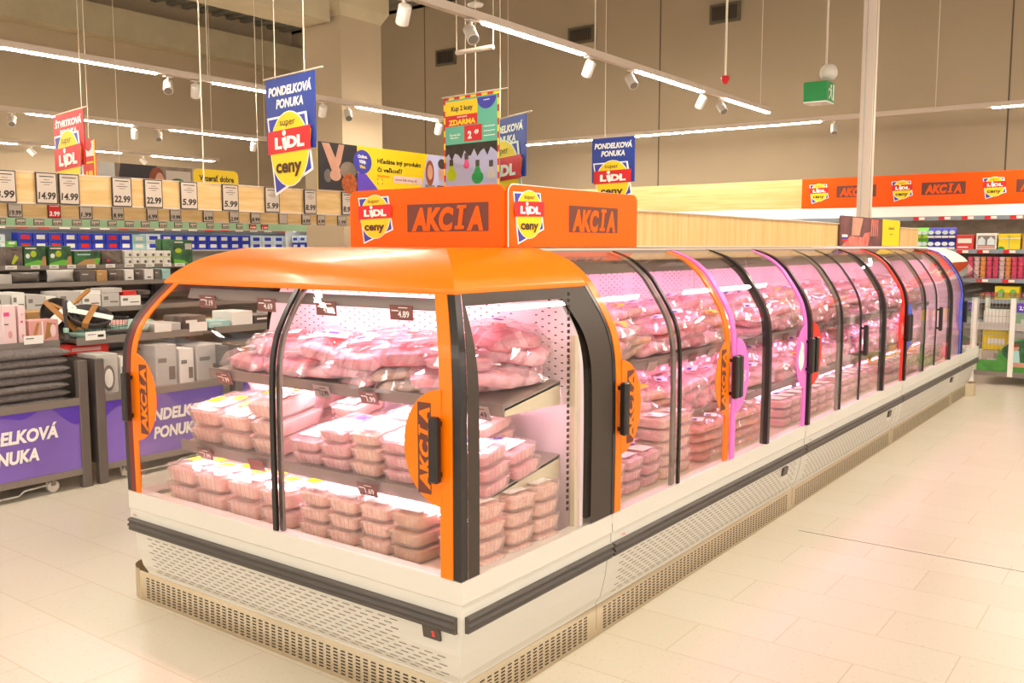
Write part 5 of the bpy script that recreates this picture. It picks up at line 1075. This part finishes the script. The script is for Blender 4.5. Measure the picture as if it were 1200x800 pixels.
# emergency exit box, alarm pull, detector
p = on_k(962, 108, 10.5); F = Fr((p.x-.0, p.y, p.z), (1, 0, 0), (0, 0, 1)); s = .235
t = thing('exit_sign', 'green cube exit sign hanging under a white ball', 'exit sign', (p.x, p.y, p.z-.12)); mb = MB(); mb.bbox((p.x-.17, p.y-.10, p.z-.11), (p.x+.10, p.y+.18, p.z+.11), .006, 'green'); mb.box((p.x-.165, p.y-.095, p.z-.122), (p.x+.095, p.y+.175, p.z-.108), 'white2'); mb.build('box', t)
mb = MB(); F = fr_right(p.x+.101, p.y+.04, p.z); mb.fell(F, .0, .06, .022, .022, 'wht', .001); mb.fpoly(F, [(-.03, .035), (.03, .03), (.02, -.03), (-.01, -.03)], 'wht', .001); mb.fpoly(F, [(-.01, -.02), (.012, -.02), (-.05, -.085), (-.07, -.075)], 'wht', .001); mb.fpoly(F, [(.0, -.02), (.02, -.02), (.06, -.08), (.04, -.085)], 'wht', .001); mb.frect(F, .07, -.09, .11, .09, 'wht', .001); mb.fpoly(F, [(-.09, .01), (-.05, .04), (-.03, .03), (-.07, -.0)], 'wht', .001); mb.build('running_man_symbol', t)
q = on_k(976, 83, 10.5); mb = MB(); mb.lathe((q.x-.06, q.y+.04, q.z-.09), [(.03, 0), (.07, .01), (.098, .05), (.10, .09), (.085, .14), (.05, .17), (.01, .18)], 'spot', 20); mb.tube([(q.x-.06, q.y+.04, p.z+.10), (q.x-.06, q.y+.04, q.z-.08)], .01, 'track', 6); mb.build('ball_lamp', t); mb = MB(); mb.tube([(q.x-.09, q.y+.04, q.z+.06), (q.x-.09, q.y+.04, 6.95)], .013, 'track', 8); mb.build('rod', t)
p = on_k(850, 93, 9.0); t = thing('alarm_pull', 'small red pull handle hanging on a white cord', 'pull cord', p-Vector((0, 0, .04))); mb = MB(); mb.lathe((p.x, p.y, p.z-.05), [(.003, 0), (.022, .015), (.040, .05), (.042, .075), (.02, .085), (.002, .087)], 'heart', 16); mb.build('handle', t); mb = MB(); mb.tube([(p.x, p.y, p.z+.03), (p.x, p.y, 6.95)], .012, 'cable', 8); mb.build('cord', t)
p = on_k(557, 5, 11); t = thing('smoke_detector', 'flat white detector hanging above the spotlights near the top edge', 'detector', p); mb = MB(); mb.lathe((p.x, p.y, p.z-.03), [(.03, 0), (.09, .01), (.10, .03), (.06, .05), (.01, .052)], 'spot', 20); mb.build('body', t); mb = MB(); mb.tube([(p.x, p.y, p.z+.015), (p.x, p.y, 6.95)], .008, 'cable', 6); mb.build('rod', t)
# wire hooks bar above the teal poster
a, b = on_z(535, 62, 3.25), on_z(578, 55, 3.25); t = thing('hanger_rail', 'pale horizontal hanger rail above the teal poster', 'rail', (a+b)/2); mb = MB(); mb.tube([a, b], .022, 'track', 8); mb.build('rail', t)
for q in (a, b): mb = MB(); mb.tube([q, (q.x, q.y, 6.95)], .004, 'cable', 5); mb.build('hanger_wire', t)

# ================================================================== chiller along the back wall on the right
YC = 15.0
t = thing('wall_chiller', 'long open wall chiller under the orange banner on the back wall', 'refrigerator', (-3, YC+.5, 0))
xo = on_y(940, 225, YC).x
mb = MB(); mb.box((-12.2, YC+.75, 0), (5, YC+.9, 2.6), 'taupe'); mb.box((-12.2, YC+.05, 0), (5, YC+.75, .35), 'dgrey'); mb.build('carcass', t)
mb = MB(); mb.box((-12.2, YC, 2.12), (xo, YC+.04, 2.59), 'wood2'); mb.build('oak_fascia', t)
mb = MB(); mb.box((xo, YC-.012, 2.12), (5, YC+.04, 2.595), 'ored2'); fas = mb.build('orange_fascia', t)
F = fr_front(0, YC-.013, 2.12)
step = on_y(1165, 220, YC).x-on_y(1057, 220, YC).x
lx = on_y(960, 228, YC).x; i = 0
while lx < 4.6:
    mb = MB(); mb2 = MB(); logo(mb, F, lx, .25, .30, .001); mb2.frect(F, lx+step*.22, .16, lx+step*.70, .345, 'brown', .001); akcia(mb2, F, lx+step*.46, .252, .13, step*.40, 'ored2', .003); lx += step
    mb.build('logo', fas); mb2.build('lettering', fas)
mb = MB(); mb.loft([[(x, YC-.10, 1.955), (x, YC, 2.12), (x, YC+.7, 2.12), (x, YC+.7, 2.08), (x, YC-.06, 1.95)] for x in (-12.2, 5)], 'white2', cap=True); mb.build('canopy', t)
mb = MB(); mb.box((-12, YC-.02, 1.935), (4.9, YC+.02, 1.95), 'wtube'); mb.build('light_tube', t)
mb = MB(); mb.box((-12.2, YC-.105, 1.895), (5, YC-.09, 1.955), 'blugrey'); mb.build('ticket_rail', t)
for z in (.42, .73, 1.03, 1.455):
    mb = MB(); mb.box((-12.2, YC+.0, z-.02), (5, YC+.74, z), 'blugrey'); mb.box((-12.2, YC-.012, z-.05), (5, YC+.0, z+.012), 'blugrey'); mb.build('shelf', t)
for i, pxx in enumerate((1076, 1106, 1133, 1160, 1190)): p = on_y(pxx, 258, YC-.11); fbox('price_ticket', f'red and white price ticket on the chiller top rail, {ORD[i]} from the left', p.x-.07, p.x+.09, 1.90, 1.95, YC-.112, .004, 'lred', [('r', .5, .1, 1, .9, 'paper')], 'tickets on the wall chiller', 'price tag')
for i, pxx in enumerate((1127, 1151, 1182)): p = on_y(pxx, 292, YC-.02); fbox('price_ticket', f'red and white price ticket on the chiller upper shelf, {ORD[i]} from the left', p.x-.07, p.x+.09, 1.408, 1.455, YC-.018, .004, 'lred', [('r', .5, .1, 1, .9, 'paper')], 'tickets on the wall chiller', 'price tag')
for i, pxx in enumerate((1150, 1181)): p = on_y(pxx, 326, YC-.02); fbox('price_ticket', f'red and white price ticket on the chiller middle shelf, {ORD[i]} from the left', p.x-.07, p.x+.09, .985, 1.032, YC-.018, .004, 'lred', [('r', .5, .1, 1, .9, 'paper')], 'tickets on the wall chiller', 'price tag')
X_ = lambda px: on_y(px, 280, YC+.03).x
def bag(px, z, m, label):
    x = X_(px); h = .165; w = .115; mb = MB(); ll = []
    for f, k, dpt in ((0, .9, .05), (.1, 1, .06), (.5, 1.02, .055), (.85, .95, .02), (1, 1, .004)): ll.append([(x+a*w/2*k, YC+.08+b*dpt, z+h*f) for a, b in ((-1, -.6), (-.6, -1), (.6, -1), (1, -.6), (1, .6), (.6, 1), (-.6, 1), (-1, .6))])
    mb.loft(ll, m, cap=True); t = thing('frozen_food_bag', label, 'food bag', (x, YC+.08, z), group='bags on the chiller upper shelf'); mb.build('bag', t)
    mb = MB(); F = fr_front(x, YC+.0185, z); mb.fell(F, 0, .09, .042, .03, 'whpack', .001); mb.frect(F, -.045, .01, .045, .04, 'lime' if m == 'gpack2' else 'paper', .001); mb.build('print', t)
for r_ in range(2):
    for c in range(4):
        bag(1067.5+5.3*c, 1.457+.17*r_, 'gpack2', f'green and white bag on the chiller, {("lower", "upper")[r_]} row, {ORD[c]} from the left')
        bag(1091+8.2*c, 1.457+.17*r_, 'bluep', f'dark blue bag on the chiller, {("lower", "upper")[r_]} row, {ORD[c]} from the left')
fbox('red_carton', 'red carton with a white band on the chiller upper shelf', X_(1120.5), X_(1141), 1.457, 1.68, YC+.03, .2, 'redcarton', [('r', .1, .45, .9, .75, 'paper'), ('r', .1, .15, .7, .22, 'paper')])
fbox('white_carton', 'white carton with two house shapes on the chiller upper shelf', X_(1144), X_(1168), 1.457, 1.70, YC+.03, .2, 'paper', [('r', .08, .08, .92, .85, 'grey'), ('p', ((.1, .3), (.45, .3), (.45, .6), (.28, .8), (.1, .6)), 'whpack', 2), ('p', ((.55, .3), (.9, .3), (.9, .6), (.72, .8), (.55, .6)), 'whpack', 2), ('r', .1, .08, .9, .25, 'rose', 2)])
fbox('yellow_carton', 'yellow carton with green corners on the chiller upper shelf', X_(1170), X_(1196), 1.457, 1.69, YC+.03, .2, 'yel2', [('r', .47, .1, .52, .9, 'green_b'), ('e', .15, .1, .15, .12, 'emerald'), ('r', .0, .7, 1, .74, 'wht')])
fbox('yellow_carton', 'second yellow carton at the right picture edge of the chiller shelf', X_(1198), X_(1222), 1.457, 1.69, YC+.03, .2, 'kraft', [('r', .1, .3, .9, .6, 'yel2')])
for c in range(12):
    for r_ in range(5):
        m = ('pinkcup', 'pinkbox', 'peachcup', 'pinkcup')[c % 4]; x = X_(1138+7.4*c)
        mb = MB(); mb.lathe((x, YC+.10, 1.032+.066*r_), [(.032, 0), (.04, .052), (.045, .054), (.045, .060), (.01, .061)], m, 12); tag(mb.build('dessert_pot', loc=(x, YC+.10, 1.032+.066*r_)), f'{dict(pinkcup="pink", pinkbox="pale pink", peachcup="peach")[m]} pot on the chiller middle shelf, column {c+1}, {LV[r_]}', 'dessert pot', 'pots on the chiller middle shelf')
for c in range(4):
    x = X_(1152+5*c); mb = MB(); mb.lathe((x, YC+.10, .732), [(.03, 0), (.042, .07), (.045, .1), (.01, .101)], 'browncup', 12); tag(mb.build('dessert_pot', loc=(x, YC+.1, .732)), f'brown pot left of the yellow carton on the lower chiller shelf, {ORD[c]}', 'dessert pot')
fbox('yellow_carton', 'yellow carton with green prints on the lower chiller shelf above the cage', X_(1169), X_(1198), .732, .93, YC+.03, .2, 'yel2', [('r', .0, .15, 1, .22, 'gpack2'), ('e', .28, .5, .15, .3, 'gpack2', 2), ('e', .75, .5, .15, .3, 'gpack2', 3)])

# --- wire cage at the far end of the aisle
t = thing('wire_cage', 'wire mesh display cage with a green meadow poster at the far end', 'display cage', (-1.0, 11.4, 0)); GX0, GX1, GY0, GY1 = -1.90, -.2, 11.15, 11.95
for x, y in ((GX0, GY0), (-1.52, GY0), (GX1, GY0), (GX0, GY1), (GX1, GY1)): mb = MB(); mb.box((x-.025, y-.025, 0 if x != -1.52 else .1), (x+.025, y+.025, .95), 'white2'); mb.build('post', t)
mb = MB(); mb.box((GX0, GY0-.02, .10), (GX1, GY0+.02, .15), 'grey'); mb.box((GX0, GY0, .60), (GX1, GY0+.02, .68), 'lgrey'); mb.box((GX0, GY1-.02, .10), (GX1, GY1+.02, .15), 'grey'); mb.box((GX0+.026, GY0+.026, .12), (GX1-.026, GY1-.026, .15), 'lgrey'); mb.build('frame', t)
mb = MB()
for i in range(48): x = GX0+.035*i; mb.box((x-.002, GY0-.004, .15), (x+.002, GY0, .95), 'wire')
for i in range(9): mb.box((GX0, GY0-.004, .15+.1*i), (GX1, GY0, .154+.1*i), 'wire')
mb.build('mesh', t)
mb = MB(); mb.box((GX0-.03, GY0-.03, .95), (GX1+.03, GY1+.03, .975), 'rim'); mb.build('glass_top', t)
F = fr_front(GX0+.05, GY0-.006, .15); mb = MB(); mb.fslab(F, [(0, 0), (1.6, 0), (1.6, .12)]+[(.55+.36*math.cos(math.radians(a)), .12+.26*math.sin(math.radians(a))) for a in range(0, 181, 12)]+[(0, .12)], 'grass', .004)
mb.fell(F, .55, .22, .31, .14, 'gpack', .001)
for x, m in ((.37, 'aqua'), (.62, 'redbox')): mb.fell(F, x, .27, .035, .035, 'skin', .003); mb.fell(F, x, .295, .036, .02, 'hair', .004); mb.fpoly(F, [(x-.05, .10), (x+.05, .10), (x+.035, .24), (x-.035, .24)], m, .002); mb.fpoly(F, [(x-.05, .06), (x+.10, .06), (x+.09, .11), (x-.04, .11)], 'skin', .0025)
mb.build('poster', t)
mb = MB(); F = fr_front(on_y(1191, 372, GY0).x, GY0-.008, .80); mb.fslab(F, [(0, 0), (.14, 0), (.14, .10), (0, .10)], 'purple_d', .003); mb.ftext(F, '2,99', .07, .05, .04, 'wht', .001, maxw=.11, bold=.03); mb.build('price_sign', t)
for i in range(5):
    for r_ in range(3):
        fbox('carton', f'pale carton inside the wire cage, {("bottom", "middle", "top")[r_]} layer, {ORD[i]} from the left', GX0+.08+.31*i, GX0+.36+.31*i, .152+.22*r_, .368+.22*r_, GY0+.08, .3, ('card', 'yel2', 'paper', 'lgrey', 'green_b')[(i*2+r_) % 5], [('r', .2, .3, .8, .6, 'paper')], 'cartons in the wire cage')
